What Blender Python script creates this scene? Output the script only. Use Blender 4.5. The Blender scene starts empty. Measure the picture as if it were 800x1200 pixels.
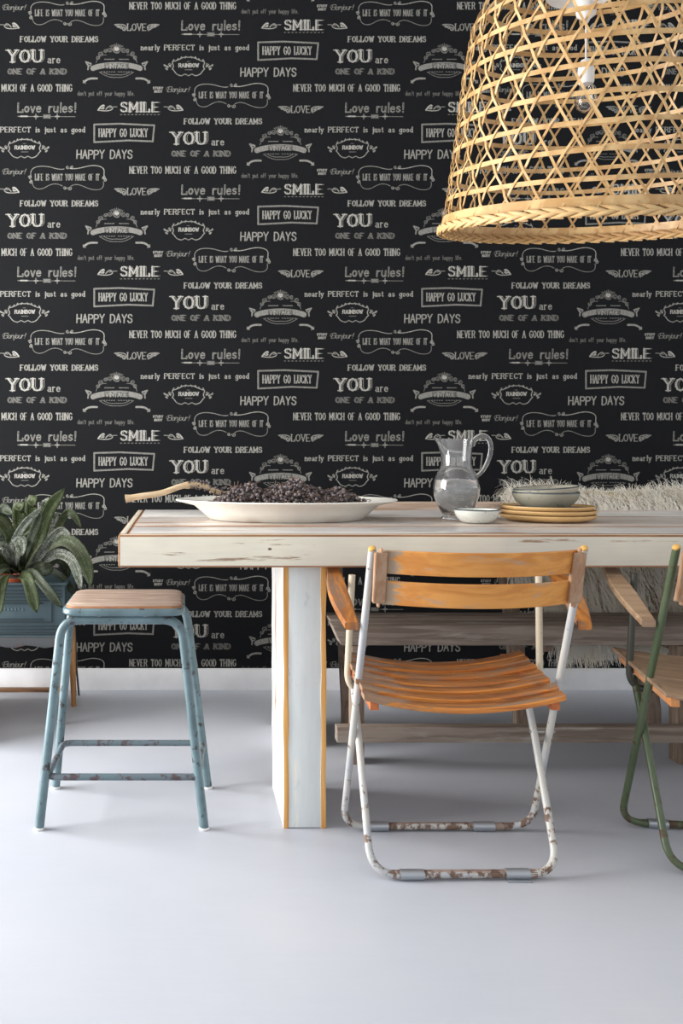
import bpy, bmesh, math, random
import numpy as np
from mathutils import Vector, Matrix

# ------------------------------------------------------------------ camera, world, light, exposure
S = bpy.context.scene
COL = S.collection
F, H, VX, VY = 1025.0, 0.968, 215.0, 530.0      # focal length in pixels of the 800x1200 frame, eye height, vanishing point
cam_d = bpy.data.cameras.new('camera')
cam = bpy.data.objects.new('camera', cam_d); COL.objects.link(cam)
cam.location = (0, 0, H); cam.rotation_euler = (math.pi/2, 0, 0)
cam_d.sensor_width = 36; cam_d.sensor_fit = 'AUTO'; cam_d.lens = F*36/1200
cam_d.shift_x = (400-VX)/1200; cam_d.shift_y = -(600-VY)/1200
cam_d.clip_start = .05
S.camera = cam
S.view_settings.view_transform = 'Standard'; S.view_settings.look = 'None'
S.view_settings.gamma = 1; S.view_settings.use_curve_mapping = False
S.view_settings.exposure = 0.14
S.render.film_transparent = False
w = bpy.data.worlds.new('world'); S.world = w; w.use_nodes = True
w.node_tree.nodes['Background'].inputs[0].default_value = (.93, .96, 1, 1)
w.node_tree.nodes['Background'].inputs[1].default_value = 1.0

def area(name, loc, rot, sx, sy, power, colr):
    l = bpy.data.lights.new(name, 'AREA'); l.shape = 'RECTANGLE'; l.size = sx; l.size_y = sy
    l.energy = power; l.color = colr
    o = bpy.data.objects.new(name, l); COL.objects.link(o); o.location = loc; o.rotation_euler = rot
    return o
area('window_daylight', (-2.70, 2.4, 1.25), (0, math.radians(-88), 0), 2.2, 1.9, 225, (1, .99, .97))

def P(px, py, D):
    return Vector(((px-VX)*D/F, D, H-(py-VY)*D/F))

rnd = random.Random(7)

# ------------------------------------------------------------------ materials
def new_mat(name):
    m = bpy.data.materials.new(name); m.use_nodes = True
    return m, m.node_tree, m.node_tree.nodes['Principled BSDF']

def srgb(r, g, b):
    def c(v):
        v /= 255
        return v/12.92 if v <= .04045 else ((v+.055)/1.055)**2.4
    return (c(r), c(g), c(b), 1)

def coords(nt, scale=(1, 1, 1), gen='Object'):
    tc = nt.nodes.new('ShaderNodeTexCoord'); mp = nt.nodes.new('ShaderNodeMapping')
    nt.links.new(tc.outputs[gen], mp.inputs[0]); mp.inputs['Scale'].default_value = scale
    return mp.outputs[0]

def noise(nt, vec, scale, detail=4, rough=.55, dist=0):
    n = nt.nodes.new('ShaderNodeTexNoise'); nt.links.new(vec, n.inputs['Vector'])
    n.inputs['Scale'].default_value = scale; n.inputs['Detail'].default_value = detail
    n.inputs['Roughness'].default_value = rough; n.inputs['Distortion'].default_value = dist
    return n.outputs['Fac']

def ramp(nt, fac, stops):
    r = nt.nodes.new('ShaderNodeValToRGB'); nt.links.new(fac, r.inputs[0])
    e = r.color_ramp.elements
    e[0].position, e[0].color = stops[0]; e[1].position, e[1].color = stops[-1]
    for p, c in stops[1:-1]:
        k = e.new(p); k.color = c
    return r.outputs[0]

def mix(nt, fac, a, b, mode='MIX'):
    m = nt.nodes.new('ShaderNodeMix'); m.data_type = 'RGBA'; m.blend_type = mode
    if isinstance(fac, (int, float)): m.inputs[0].default_value = fac
    else: nt.links.new(fac, m.inputs[0])
    for i, v in ((6, a), (7, b)):
        if isinstance(v, tuple): m.inputs[i].default_value = v
        else: nt.links.new(v, m.inputs[i])
    return m.outputs[2]

def bump(nt, bs, h, strength=.3, dist=.002):
    b = nt.nodes.new('ShaderNodeBump'); b.inputs['Strength'].default_value = strength
    b.inputs['Distance'].default_value = dist
    nt.links.new(h, b.inputs['Height']); nt.links.new(b.outputs[0], bs.inputs['Normal'])

BW = lambda v: (v, v, v, 1)

def wood(name, light, dark, grain=(4, 60, 60), rough=.55, worn=None, worn_amt=.5, knots=False, spec=.4):
    m, nt, bs = new_mat(name)
    v = coords(nt, grain)
    n = noise(nt, v, 1.0, 6, .6, .6)
    c = ramp(nt, n, [(.42, dark), (.58, light)])
    fine = noise(nt, coords(nt, tuple(g*3 for g in grain)), 1.3, 3)
    c = mix(nt, .35, c, mix(nt, fine, dark, light), 'MIX')
    if worn:
        w1 = noise(nt, coords(nt, tuple(g*.55+2 for g in grain)), 1.0, 8, .65, .3)
        f = ramp(nt, w1, [(worn_amt, BW(0)), (worn_amt+.1, BW(1))])
        c = mix(nt, f, c, worn)
    if knots:
        vo = nt.nodes.new('ShaderNodeTexVoronoi'); nt.links.new(coords(nt, (5, 5, 5)), vo.inputs['Vector'])
        vo.inputs['Scale'].default_value = 1.0
        f = ramp(nt, vo.outputs['Distance'], [(.03, BW(1)), (.07, BW(0))])
        c = mix(nt, f, c, srgb(90, 55, 35))
    nt.links.new(c, bs.inputs['Base Color']); bs.inputs['Roughness'].default_value = rough
    bs.inputs['Specular IOR Level'].default_value = spec
    bump(nt, bs, fine, .35, .001)
    return m

def end_wear(name, xa, xb, colr):
    m = M[name]; nt = m.node_tree; bs = nt.nodes['Principled BSDF']; old = bs.inputs['Base Color'].links[0].from_socket
    tc = nt.nodes.new('ShaderNodeTexCoord'); sp = nt.nodes.new('ShaderNodeSeparateXYZ'); nt.links.new(tc.outputs['Object'], sp.inputs[0])
    mr = nt.nodes.new('ShaderNodeMapRange'); nt.links.new(sp.outputs[0], mr.inputs[0])
    mr.inputs[1].default_value = xa; mr.inputs[2].default_value = xb; mr.inputs[3].default_value = .42; mr.inputs[4].default_value = 0
    ad = nt.nodes.new('ShaderNodeMath'); nt.links.new(noise(nt, coords(nt, (9, 30, 45)), 1, 5, .6), ad.inputs[0]); nt.links.new(mr.outputs[0], ad.inputs[1])
    nt.links.new(mix(nt, ramp(nt, ad.outputs[0], [(.66, BW(0)), (.76, BW(1))]), old, colr), bs.inputs['Base Color'])

def paint(name, colr, under, grain=(3, 40, 40), amt=.62, rough=.5, tint=None, spots=True):
    """old paint over timber: brushy paint with bare streaks and dark nail holes"""
    m, nt, bs = new_mat(name)
    n1 = noise(nt, coords(nt, grain), 1.0, 8, .68, .2)
    n2 = noise(nt, coords(nt, (1.3, 1.3, 1.3)), 2.0, 3)
    c = mix(nt, ramp(nt, n2, [(.35, BW(0)), (.65, BW(1))]), colr, tint or colr)
    brush = noise(nt, coords(nt, tuple(g*2 for g in grain)), 1.5, 3)
    c = mix(nt, .16, c, brush, 'MULTIPLY')
    cr = noise(nt, coords(nt, (grain[0]*.8, grain[1]*4, grain[2]*4)), 1.0, 6, .75)
    c = mix(nt, ramp(nt, cr, [(.60, BW(0)), (.70, BW(.55))]), c, tuple(x*.62 for x in colr[:3])+(1,))
    f = ramp(nt, n1, [(amt, BW(0)), (amt+.05, BW(1))])
    c = mix(nt, f, c, under)
    if spots:
        vo = nt.nodes.new('ShaderNodeTexVoronoi'); nt.links.new(coords(nt, (9, 14, 14)), vo.inputs['Vector'])
        vo.inputs['Scale'].default_value = 1.0
        c = mix(nt, ramp(nt, vo.outputs['Distance'], [(.035, BW(1)), (.06, BW(0))]), c, srgb(80, 62, 50))
    nt.links.new(c, bs.inputs['Base Color']); bs.inputs['Roughness'].default_value = rough
    bump(nt, bs, n1, .25, .001)
    return m

def metal_paint(name, colr, rust, amt=.6, low=None, rough=.38, tint=None):
    """painted steel tube, chipped; `low` = height under which the paint is mostly worn to rust"""
    m, nt, bs = new_mat(name)
    n = noise(nt, coords(nt, (1, 1, 1)), 34, 6, .7)
    fac = n
    if low is not None:
        tc = nt.nodes.new('ShaderNodeTexCoord'); sp = nt.nodes.new('ShaderNodeSeparateXYZ')
        nt.links.new(tc.outputs['Object'], sp.inputs[0])
        mr = nt.nodes.new('ShaderNodeMapRange'); nt.links.new(sp.outputs[2], mr.inputs[0])
        mr.inputs[1].default_value = 0; mr.inputs[2].default_value = low
        mr.inputs[3].default_value = .14; mr.inputs[4].default_value = 0
        ad = nt.nodes.new('ShaderNodeMath'); nt.links.new(n, ad.inputs[0]); nt.links.new(mr.outputs[0], ad.inputs[1])
        fac = ad.outputs[0]
    base = mix(nt, ramp(nt, noise(nt, coords(nt, (1, 1, 1)), 9, 3), [(.4, BW(0)), (.6, BW(1))]), colr, tint or colr)
    f = ramp(nt, fac, [(amt, BW(0)), (amt+.06, BW(1))])
    c = mix(nt, f, base, mix(nt, noise(nt, coords(nt), 90, 3), rust, tuple(x*.45 for x in rust[:3])+(1,)))
    nt.links.new(c, bs.inputs['Base Color'])
    rr = nt.nodes.new('ShaderNodeMapRange'); nt.links.new(f, rr.inputs[0])
    rr.inputs[3].default_value = rough; rr.inputs[4].default_value = .75
    nt.links.new(rr.outputs[0], bs.inputs['Roughness'])
    bump(nt, bs, fac, .2, .0006)
    return m

def plain(name, colr, rough=.5, metal=0, var=None, vs=12, bs_=0):
    m, nt, bs = new_mat(name)
    n = noise(nt, coords(nt), vs, 5, .6)
    c = mix(nt, ramp(nt, n, [(.35, BW(0)), (.65, BW(1))]), colr, var or tuple(min(1, x*.93) for x in colr[:3])+(1,))
    nt.links.new(c, bs.inputs['Base Color'])
    bs.inputs['Roughness'].default_value = rough; bs.inputs['Metallic'].default_value = metal
    if bs_: bump(nt, bs, n, bs_, .001)
    return m

# ------------------------------------------------------------------ wallpaper print, drawn stroke by stroke
UP = {
'A':"0,0 3,8 6,0;1.2,3 4.8,3",'B':"0,0 0,8 4,8 5.3,7 5.3,5 4,4.2 0,4.2;4,4.2 5.8,3.2 5.8,1 4.2,0 0,0",
'C':"6,6.3 5,7.6 3,8 1,7 0,5 0,3 1,1 3,0 5,.4 6,1.8",'D':"0,0 0,8 3,8 5,7 6,5 6,3 5,1 3,0 0,0",
'E':"5.5,8 0,8 0,0 5.5,0;0,4 4,4",'F':"5.5,8 0,8 0,0;0,4 4,4",
'G':"6,6.5 5,7.7 3,8 1,7 0,5 0,3 1,1 3,0 5,.4 6,1.5 6,3.6 3.6,3.6",'H':"0,0 0,8;6,0 6,8;0,4 6,4",
'I':"1,0 1,8",'J':"4,8 4,2 3,.3 1.5,0 0,1.5",'K':"0,0 0,8;6,8 0,3.4;2,4.6 6,0",'L':"0,8 0,0 5,0 5,2",
'M':"0,0 0,8 3.5,2 7,8 7,0",'N':"0,0 0,8 6,0 6,8",
'O':"3,8 1,7 0,5 0,3 1,1 3,0 5,1 6,3 6,5 5,7 3,8",'P':"0,0 0,8 4.2,8 5.7,7 5.7,5 4.2,4 0,4",
'R':"0,0 0,8 4.2,8 5.6,7 5.6,5.2 4.2,4.2 0,4.2;3.4,4.2 6,0",
'S':"5.6,6.4 4.6,7.7 3,8 1.2,7.6 .3,6.3 1,4.9 3,4.2 5,3.5 5.8,2.2 5,.6 3,0 1.2,.4 .1,1.7",
'T':"0,7 0,8 6,8 6,7;3,8 3,0",'U':"0,8 0,2.4 1.2,.5 3,0 4.8,.5 6,2.4 6,8",'V':"0,8 3,0 6,8",
'W':"0,8 2,0 4,6.5 6,0 8,8",'Y':"0,8 3,4 6,8;3,4 3,0",
'a':"0.3,4.3 2,5 3.6,4.2 3.6,0 4.4,0;3.6,2.8 1,2.6 0,1.3 1,0 2.6,.2 3.6,1",
'b':"0,8 0,0;0,4 1.6,5 3.4,4.4 4,2.5 3.4,.6 1.6,0 0,1",'c':"3.8,4 2,5 .6,4.2 0,2.5 .6,.7 2,0 3.8,.8",
'd':"4,8 4,0;4,4 2.4,5 .6,4.4 0,2.5 .6,.6 2.4,0 4,1",'e':"0,2.7 4,2.7 3.5,4.4 2,5 .6,4.3 0,2.5 .6,.6 2.2,0 3.9,.8",
'f':"3.2,7.6 2,8 1.2,7 1.2,0;0,4.8 3,4.8",'g':"4,5 4,-1.8 3,-3 1,-2.9 .2,-2;4,4 2.4,5 .6,4.4 0,2.5 .6,.7 2.4,.2 4,1",
'h':"0,8 0,0;0,3.8 1.8,5 3.6,4.4 3.8,3 3.8,0",'i':"1,5 1,0;1,6.9 1,7.3",'j':"1.4,5 1.4,-2 .4,-3;1.4,6.9 1.4,7.3",
'l':"1,8 1,0",'n':"0,5 0,0;0,3.8 1.8,5 3.6,4.4 3.8,3 3.8,0",'o':"2,5 .6,4.3 0,2.5 .6,.7 2,0 3.4,.7 4,2.5 3.4,4.3 2,5",
'p':"0,5 0,-3;0,4 1.6,5 3.4,4.4 4,2.5 3.4,.6 1.6,0 0,1",'r':"0,5 0,0;0,3.4 1.5,4.9 3,4.8",
's':"3.5,4.3 1.8,5 .3,4.2 .6,3 3,2.2 3.6,1 1.8,0 .1,.8",'t':"1.4,7 1.4,1 2.2,0 3.3,.4;0,5 3,5",
'u':"0,5 0,1.2 1.4,0 3,.4 3.8,1.6;3.8,5 3.8,0",'v':"0,5 2,0 4,5",'y':"0,5 2.1,.4;4.2,5 1.8,-2 .4,-3",
'!':"1,8 1,2.6;1,.6 1,.2","'":"1,8 1,6.4",'.':"1,.2 1,0",
}
GL = {k: [[tuple(map(float, q.split(','))) for q in pl.split()] for pl in v.split(';')] for k, v in UP.items()}
TS = 4                                            # tile samples per photo pixel
TW, TH = 384*TS, 770
TILE = np.zeros((TH, TW), np.float32)             # row 0 = top
def seg(x0, y0, x1, y1, wd, val=1.0, style=0, soft=.35):
    """one chalk stroke, units photo px; drawn twice for the half-drop repeat"""
    m = wd+1.0
    ax, bx, ay, by = min(x0, x1)-m, max(x0, x1)+m, min(y0, y1)-m, max(y0, y1)+m
    for ox, oy in ((0, 0), (192, 96.25)):
        i0, i1 = int((ax+ox)*TS), int((bx+ox)*TS)+1
        j0, j1 = int((ay+oy)*TS), int((by+oy)*TS)+1
        X = (np.arange(i0, i1)+.5)/TS-ox; Y = (np.arange(j0, j1)+.5)/TS-oy
        GX, GY = np.meshgrid(X, Y)
        dx, dy = x1-x0, y1-y0; L2 = dx*dx+dy*dy+1e-9
        t = np.clip(((GX-x0)*dx+(GY-y0)*dy)/L2, 0, 1)
        ex, ey = GX-x0-t*dx, GY-y0-t*dy
        d = np.sqrt(ex*ex+ey*ey)
        a = np.clip((wd/2-d)/soft+.5, 0, 1)
        if style == 1:      # left half solid, right half hollow
            a = a*np.where((ex > .0) & (d < wd/2-.45), .18, 1)
        elif style == 2:    # outline only
            a = a*np.where(d < wd/2-.5, .15, 1)
        sub = np.ix_(np.arange(j0, j1) % TH, np.arange(i0, i1) % TW)
        if style: # later strokes open the middle of earlier ones
            core = (d < wd/2-.5) & ((ex > 0) | (style == 2))
            old = TILE[sub]; TILE[sub] = np.where(core, np.minimum(np.maximum(old, a*val), .25*val), np.maximum(old, a*val))
        else:
            TILE[sub] = np.maximum(TILE[sub], a*val)
def pline(pts, wd, val=1, style=0):
    for (a, b), (c, d) in zip(pts, pts[1:]): seg(a, b, c, d, wd, val, style)
def gwidth(ch): return 4.6 if ch == ' ' else max(p[0] for pl in GL[ch] for p in pl)
def text(s, x0, x1, ytop, ybase, wv, wh=None, val=.8, serif=0, style=0, gap=2.0, slant=0, wob=0):
    wh = wh or wv
    tot = sum(gwidth(c) for c in s)+gap*(len(s)-1)
    ux = (x1-x0)/tot; uy = (ybase-ytop)/8; x = x0
    for ch in s:
        if ch != ' ':
            j = rnd.uniform(-wob, wob)
            for pl in GL[ch]:
                pp = [(x+p[0]*ux+slant*p[1]*uy, ybase-p[1]*uy+j) for p in pl]
                for (a, b), (c, d) in zip(pp, pp[1:]):
                    hor = abs(c-a)/(abs(c-a)+abs(d-b)+1e-6)
                    seg(a, b, c, d, wv*(1-hor)+wh*hor, val, style)
                if serif:
                    for e, f in ((0, 1), (-1, -2)):
                        if pl[e][1] in (0, 8, 5) and abs(pl[e][0]-pl[f][0]) < abs(pl[e][1]-pl[f][1]):
                            seg(pp[e][0]-serif, pp[e][1], pp[e][0]+serif, pp[e][1], wh, val, 0)
        x += (gwidth(ch)+gap)*ux
def curl(cx, cy, r, a0, turns, wd=.7, val=.6):
    pts = []
    n = int(abs(turns)*16)+4
    for i in range(n):
        t = i/(n-1); a = a0+turns*2*math.pi*t; q = r*(1-.75*t)
        pts.append((cx+q*math.cos(a), cy+q*math.sin(a)))
    pline(pts, wd, val)
def bez(p, n=14):
    out = []
    for i in range(n+1):
        t = i/n; a, b, c, d = (1-t)**3, 3*t*(1-t)**2, 3*t*t*(1-t), t**3
        out.append((a*p[0][0]+b*p[1][0]+c*p[2][0]+d*p[3][0], a*p[0][1]+b*p[1][1]+c*p[2][1]+d*p[3][1]))
    return out
def draw_tile():
    text("Love rules!", 21, 88, 121, 131.5, 1.7, 1.3, .62, 0, 2, 2.2, .04, .3)
    seg(21, 136.3, 33, 136.3, .9, .5); seg(24, 136.3, 32, 136.3, 1.7, .8); seg(33, 136.5, 88, 136.7, .6, .5)
    for cx in (42, 67): seg(cx, 133.6, cx, 139.6, .9, .6); seg(cx-2, 136.5, cx+2, 136.5, 1.6, .6)
    for k in range(4): seg(51+k*2, 134.4, 53+k*2, 138.6, .8, .5); seg(53+k*2, 134.4, 51+k*2, 138.6, .8, .5)
    text("SMILE", 141.5, 185, 120, 131, 2.1, 1.0, .9, 1.7, 0, 2.9); text("SMILE", 143.9, 187.4, 120, 131, .55, .5, .6, 0, 0, 2.9)
    for k in range(11): seg(141+k*4.4, 134.3, 142.6+k*4.4, 134.3, .8, .45)
    for sx, cx in ((1, 126), (-1, 203)):     # small leaf sprays on both sides of the word
        f = lambda x, y: (cx+sx*x, y)
        pline(bez([f(-11, 129), f(-6, 130), f(4, 131), f(6, 127)]), 1.0, .75)
        pline(bez([f(-11, 129), f(-8, 124), f(-5, 122.5), f(-4, 124)]), 1.6, .85)
        pline(bez([f(-8, 127), f(-4, 128.5), f(-3, 126), f(-6, 125.5)]), 1.4, .7)
        pline(bez([f(-2, 128), f(1, 124), f(4, 123), f(5, 126)]), 1.3, .55)
        pline(bez([f(2, 126.5), f(5, 125.5), f(8, 125), f(11, 125.2)]), .8, .55)
    text("nearly PERFECT is just as good", -26.5, 99, 149, 154.8, 1.1, .65, .74, .65, 0, 2.8)
    text("HAPPY GO LUCKY", 116, 172.5, 151, 160.2, 1.25, .6, .74, .65, 0, 3.0)
    fr = [(110, 145.5), (140, 144.6), (181, 146.5), (179.3, 166), (150, 165), (110, 167), (110, 145.5)]
    pline(fr, 1.1, .5); pline([(x+(.9 if x < 145 else -.9), y+(1 if y < 155 else -1)) for x, y in fr], .8, .45)
    # rainbow badge
    text("RAINBOW", 17.5, 40.5, 170.8, 174.8, 1.0, .8, .85, .4, 0, 2.8)
    seg(25, 178, 33, 178, .6, .4); seg(27, 168.3, 30, 168.3, .6, .4)
    for s in (1, -1):
        f = lambda x, y: (28.7+s*x, y)
        pline(bez([f(0, 163.5), f(7, 162), f(8, 166), f(18, 168.3)]), 1.0, .6)
        pline(bez([f(18, 168.3), f(21, 170), f(15, 173), f(19, 177)]), 1.1, .6)
        pline(bez([f(19, 177), f(15, 180), f(16, 184), f(8, 185)]), 1.0, .6)
        pline([f(8, 185), f(4, 183), f(0, 185)], .9, .55)
        for a, b in ((3, 162.5), (8, 163), (12, 165), (17, 166)): seg(*f(a, b), *f(a+1, b+1.6), 1.2, .6)
        for a, b in ((21, 174), (24, 175), (27, 173.5), (25, 177.5)): seg(*f(a, b), *f(a+1.2, b-1), 2.0, .55)
        curl(*f(22, 171.5), 1.8, 0, 1, .8, .5)
    text("HAPPY DAYS", 90, 154.5, 176, 185.5, 1.5, 1.3, .62, 0, 0, 2.2, .03, .4)
    text("NEVER TOO MUCH OF A GOOD THING", 152, 276, 195.3, 203.2, 1.15, .6, .74, .55, 0, 3.0)
    text("STUDY", -12.6, -1.2, 198.2, 200.6, .6, .5, .9, .2, 0, 3.2); text("BODY", -11, -2.3, 202.2, 204.6, .6, .5, .9, .2, 0, 3.2)
    text("Bonjour!", 4, 28.5, 198, 204, .75, .5, .5, 0, 0, 1.0, .35)
    pline(bez([(10, 198), (3, 197), (1, 201), (5, 203)]), .5, .45)
    # curly frame
    text("LIFE IS WHAT YOU MAKE OF IT", 41.3, 116, 204, 211.2, .95, .5, .56, .34, 0, 3.0)
    pline(bez([(36.5, 207), (33, 195), (46, 193), (60, 196)])+bez([(60, 196), (66, 198), (72, 199), (75, 198)]), .75, .6)
    pline(bez([(82, 197.5), (95, 199), (103, 192), (115, 194.5)])+bez([(115, 194.5), (125, 197), (121, 202), (122, 206)]), .9, .75)
    curl(79, 196, 2, .5, 1.2); curl(84, 195.5, 1.8, 3, -1.2)
    pline(bez([(38, 214), (38, 221), (46, 224), (54, 219)])+bez([(54, 219), (62, 214), (68, 215), (73, 218)]), .65, .5)
    pline(bez([(83, 218), (92, 213), (98, 220), (108, 222)])+bez([(108, 222), (121, 224), (122, 218), (121, 213)]), .65, .5)
    curl(76, 220, 2, 0, 1.3); curl(82, 220.5, 2.4, 3.4, -1.3)
    for a, b in ((35, 208), (36, 213), (122, 208.5), (123, 211)): curl(a, b, 2.1, a, 1.3, .8, .65)
    text("LOVE", 149.5, 171, 220.5, 228.3, 1.1, .7, .6, .9, 0, 2)
    for s in (1, -1):
        f = lambda x, y: (160.3+s*x, y)
        pline(bez([f(13, 227), f(10, 222), f(17, 220), f(26, 221.5)]), 1.1, .55)
        for a, b, r in ((15, 226, 2.6), (18.5, 224, 2.2), (22, 223, 1.8)): curl(*f(a, b), r, 1+s, 1.3, 1.0, .55)
        pline([f(26, 221.3), f(21, 224.4)], 1.0, .5)
    text("FOLLOW YOUR DREAMS", 24, 114.5, 235.3, 241.4, 1.5, .8, .66, .9, 0, 2.9)
    text("YOU", 9.5, 48.5, 251.3, 265.2, 2.9, 1.2, .85, 2.8, 0, 2.6); text("YOU", 12.6, 51.6, 251.3, 265.2, .6, .5, .6, 0, 0, 2.6)
    text("are", 56, 70, 258, 266.3, 1.2, .8, .7, .7, 0, 2.2)
    text("ONE OF A KIND", 8.8, 76.2, 273, 279, .7, .6, .40, .7, 0, 2.7, .1); text("ONE OF A KIND", 10.0, 77.6, 273.5, 279.5, 1.0, .8, .30, .5, 0, 2.7, .1)
    # vintage emblem
    cx = 136.5
    for s in (1, -1):
        f = lambda x, y: (cx+s*x, y)
        for a, b, r in ((0, 250, 5), (8, 251, 3), (13, 252, 2.4), (19, 255.5, 3), (22, 260, 2.4)): curl(*f(a, b), r, s, 1.6, .65, .4)
        curl(*f(1.0, 250), 2, s*2, 1.5, 1.3, .8)
        for k in range(5): seg(*f(k*1.5, 245.5+k*.5), *f(k*1.9, 243.5+k*.7), .6, .45)
        pline(bez([f(24, 266), f(22, 258), f(16, 256), f(12, 257)]), .6, .4)
        pline([f(30, 267), f(36, 265), f(33, 270), f(33.5, 274)], 1.6, .5); curl(*f(32, 267.5), 2.4, 0, 1, .9, .55)
        pline(bez([f(38.5, 289), f(34, 285), f(32, 284), f(23, 284.5)]), 2.3, .55); seg(*f(39, 287), *f(36.5, 290), 1.2, .5)
        pline(bez([f(20, 277), f(14, 281), f(8, 284), f(0, 283)]), .7, .38)
        pline(bez([f(15, 277), f(12, 279.5), f(6, 281), f(0, 280)]), .7, .38)
        for k in range(6): seg(*f(2+k*3, 276.5), *f(3.3+k*3, 277), .8, .4)
        for k in range(6): seg(*f(3+k*2, 261.8), *f(4+k*2, 262.2), .9, .45)
    pline(bez([(109, 272.5), (122, 267), (151, 267), (164, 272.5)], 30), 6.2, .52)
    text("VINTAGE", 123, 150, 267, 272.5, 1.3, .8, .12, .5, 0, 2.2)
    for (x0, x1, y0, y1) in ((122.3, 150.8, 266.6, 273),):
        i = lambda ox: (np.arange(int((x0+ox)*TS), int((x1+ox)*TS)) % TW)
        for ox, oy in ((0, 0), (192, 96.25)):
            jj = np.arange(int((y0+oy)*TS), int((y1+oy)*TS)) % TH
            TILE[np.ix_(jj, i(ox))] *= .45
    text("VINTAGE", 124, 149, 267.4, 272.3, 1.2, .8, .6, .4, 0, 2.2)
    text("don't put off your happy life.", 91, 157, 299.6, 304.4, .62, .55, .34, 0, 0, 2.2)
draw_tile()
g = np.random.default_rng(3)
ch = g.random((TH//3+1, TW//3)).repeat(3, 0)[:TH].repeat(3, 1)[:, :TW]
TILE *= (.50+.42*ch)
img = bpy.data.images.new('wallpaper_print', TW, TH, alpha=False, float_buffer=False)
img.colorspace_settings.name = 'Non-Color'
buf = np.ones((TH, TW, 4), np.float32)
buf[..., :3] = np.clip(TILE[::-1, :, None], 0, 1)
img.pixels.foreach_set(buf.ravel()); img.pack()

DW = 3.57; MPP = DW/F
def wallpaper():
    m, nt, bs = new_mat('wallpaper')
    tc = nt.nodes.new('ShaderNodeTexCoord'); sp = nt.nodes.new('ShaderNodeSeparateXYZ')
    nt.links.new(tc.outputs['Object'], sp.inputs[0])
    def lin(sock, mul, add):
        n = nt.nodes.new('ShaderNodeMath'); n.operation = 'MULTIPLY_ADD'
        nt.links.new(sock, n.inputs[0]); n.inputs[1].default_value = mul; n.inputs[2].default_value = add
        return n.outputs[0]
    u = lin(sp.outputs[0], 1/(MPP*384), VX/384)
    v = lin(sp.outputs[2], 1/(MPP*192.5), 1-(VY+H/MPP)/192.5)
    cb = nt.nodes.new('ShaderNodeCombineXYZ'); nt.links.new(u, cb.inputs[0]); nt.links.new(v, cb.inputs[1])
    tx = nt.nodes.new('ShaderNodeTexImage'); tx.image = img; tx.extension = 'REPEAT'; nt.links.new(cb.outputs[0], tx.inputs[0])
    n = noise(nt, coords(nt), 3, 4)
    base = mix(nt, n, srgb(19, 20, 22), srgb(25, 26, 28))
    c = mix(nt, tx.outputs[0], base, srgb(194, 191, 183))
    nt.links.new(c, bs.inputs['Base Color']); bs.inputs['Roughness'].default_value = .85
    bs.inputs['Specular IOR Level'].default_value = .12
    return m

M = {}
M['wallpaper'] = wallpaper()
M['white_wall'] = plain('white_wall', srgb(225, 225, 222), .8)
M['skirting'] = plain('skirting', srgb(250, 250, 252), .45)
def floor_mat():
    m, nt, bs = new_mat('floor')
    n = noise(nt, coords(nt, (1, 1, 1)), 1.6, 5, .5)
    n2 = noise(nt, coords(nt, (2, 30, 1)), 3, 5, .6)
    c = mix(nt, ramp(nt, n, [(.3, BW(0)), (.7, BW(1))]), srgb(182, 186, 196), srgb(193, 195, 202))
    c = mix(nt, .06, c, n2, 'MULTIPLY')
    nt.links.new(c, bs.inputs['Base Color'])
    bs.inputs['Roughness'].default_value = .42; bs.inputs['Specular IOR Level'].default_value = .35
    bump(nt, bs, noise(nt, coords(nt, (1, 1, 1)), 9, 6, .6), .05, .002)
    return m
M['floor'] = floor_mat()
M['table_paint'] = paint('table_paint', srgb(240, 232, 212), srgb(150, 124, 100), (3, 30, 40), .60, .5, srgb(210, 204, 190))
M['top_paint'] = paint('top_paint', srgb(236, 232, 226), srgb(168, 130, 100), (2.2, 26, 30), .565, .28, srgb(198, 196, 198), False)
M['top_paint2'] = paint('top_paint2', srgb(218, 212, 208), srgb(158, 118, 90), (2.2, 30, 30), .55, .28, srgb(214, 200, 188), False)
M['leg_paint'] = paint('leg_paint', srgb(224, 229, 229), srgb(232, 226, 212), (30, 30, 3), .60, .5, srgb(222, 226, 226))
M['leg_side'] = paint('leg_side', srgb(240, 238, 234), srgb(200, 175, 150), (30, 30, 3), .66, .5)
M['bare_edge'] = wood('bare_edge', srgb(174, 132, 98), srgb(134, 92, 62), (3, 50, 50), .6)
M['leg_edge'] = wood('leg_edge', srgb(228, 176, 104), srgb(196, 136, 66), (50, 50, 3), .5, knots=True)
M['chair_wood'] = wood('chair_wood', srgb(210, 136, 62), srgb(158, 84, 32), (3.0, 55, 55), .42, srgb(138, 106, 82), .50)
M['seat_worn'] = wood('seat_worn', srgb(168, 110, 62), srgb(112, 68, 38), (3, 45, 45), .45, srgb(138, 110, 88), .53)
M['back_wood'] = wood('back_wood', srgb(222, 156, 80), srgb(194, 124, 56), (3, 30, 30), .42, srgb(176, 150, 126), .555)
end_wear('back_wood', -.215, -.15, srgb(166, 142, 118)); end_wear('seat_worn', -.23, -.05, srgb(150, 122, 104)); end_wear('chair_wood', -.24, -.16, srgb(150, 118, 92))
M['arm_wood'] = wood('arm_wood', srgb(200, 128, 58), srgb(128, 74, 38), (50, 6, 20), .4, srgb(138, 104, 82), .50)
M['batten_wood'] = wood('batten_wood', srgb(176, 146, 120), srgb(150, 108, 76), (50, 50, 6), .5, srgb(206, 140, 70), .6)
M['rail_wood'] = wood('rail_wood', srgb(196, 116, 66), srgb(160, 84, 44), (30, 6, 30), .5)
M['ply'] = wood('ply', srgb(168, 140, 112), srgb(136, 106, 82), (4, 40, 40), .4, srgb(188, 160, 130), .56)
M['pale_rail'] = wood('pale_rail', srgb(216, 170, 136), srgb(206, 132, 66), (14, 6, 14), .5)
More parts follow.
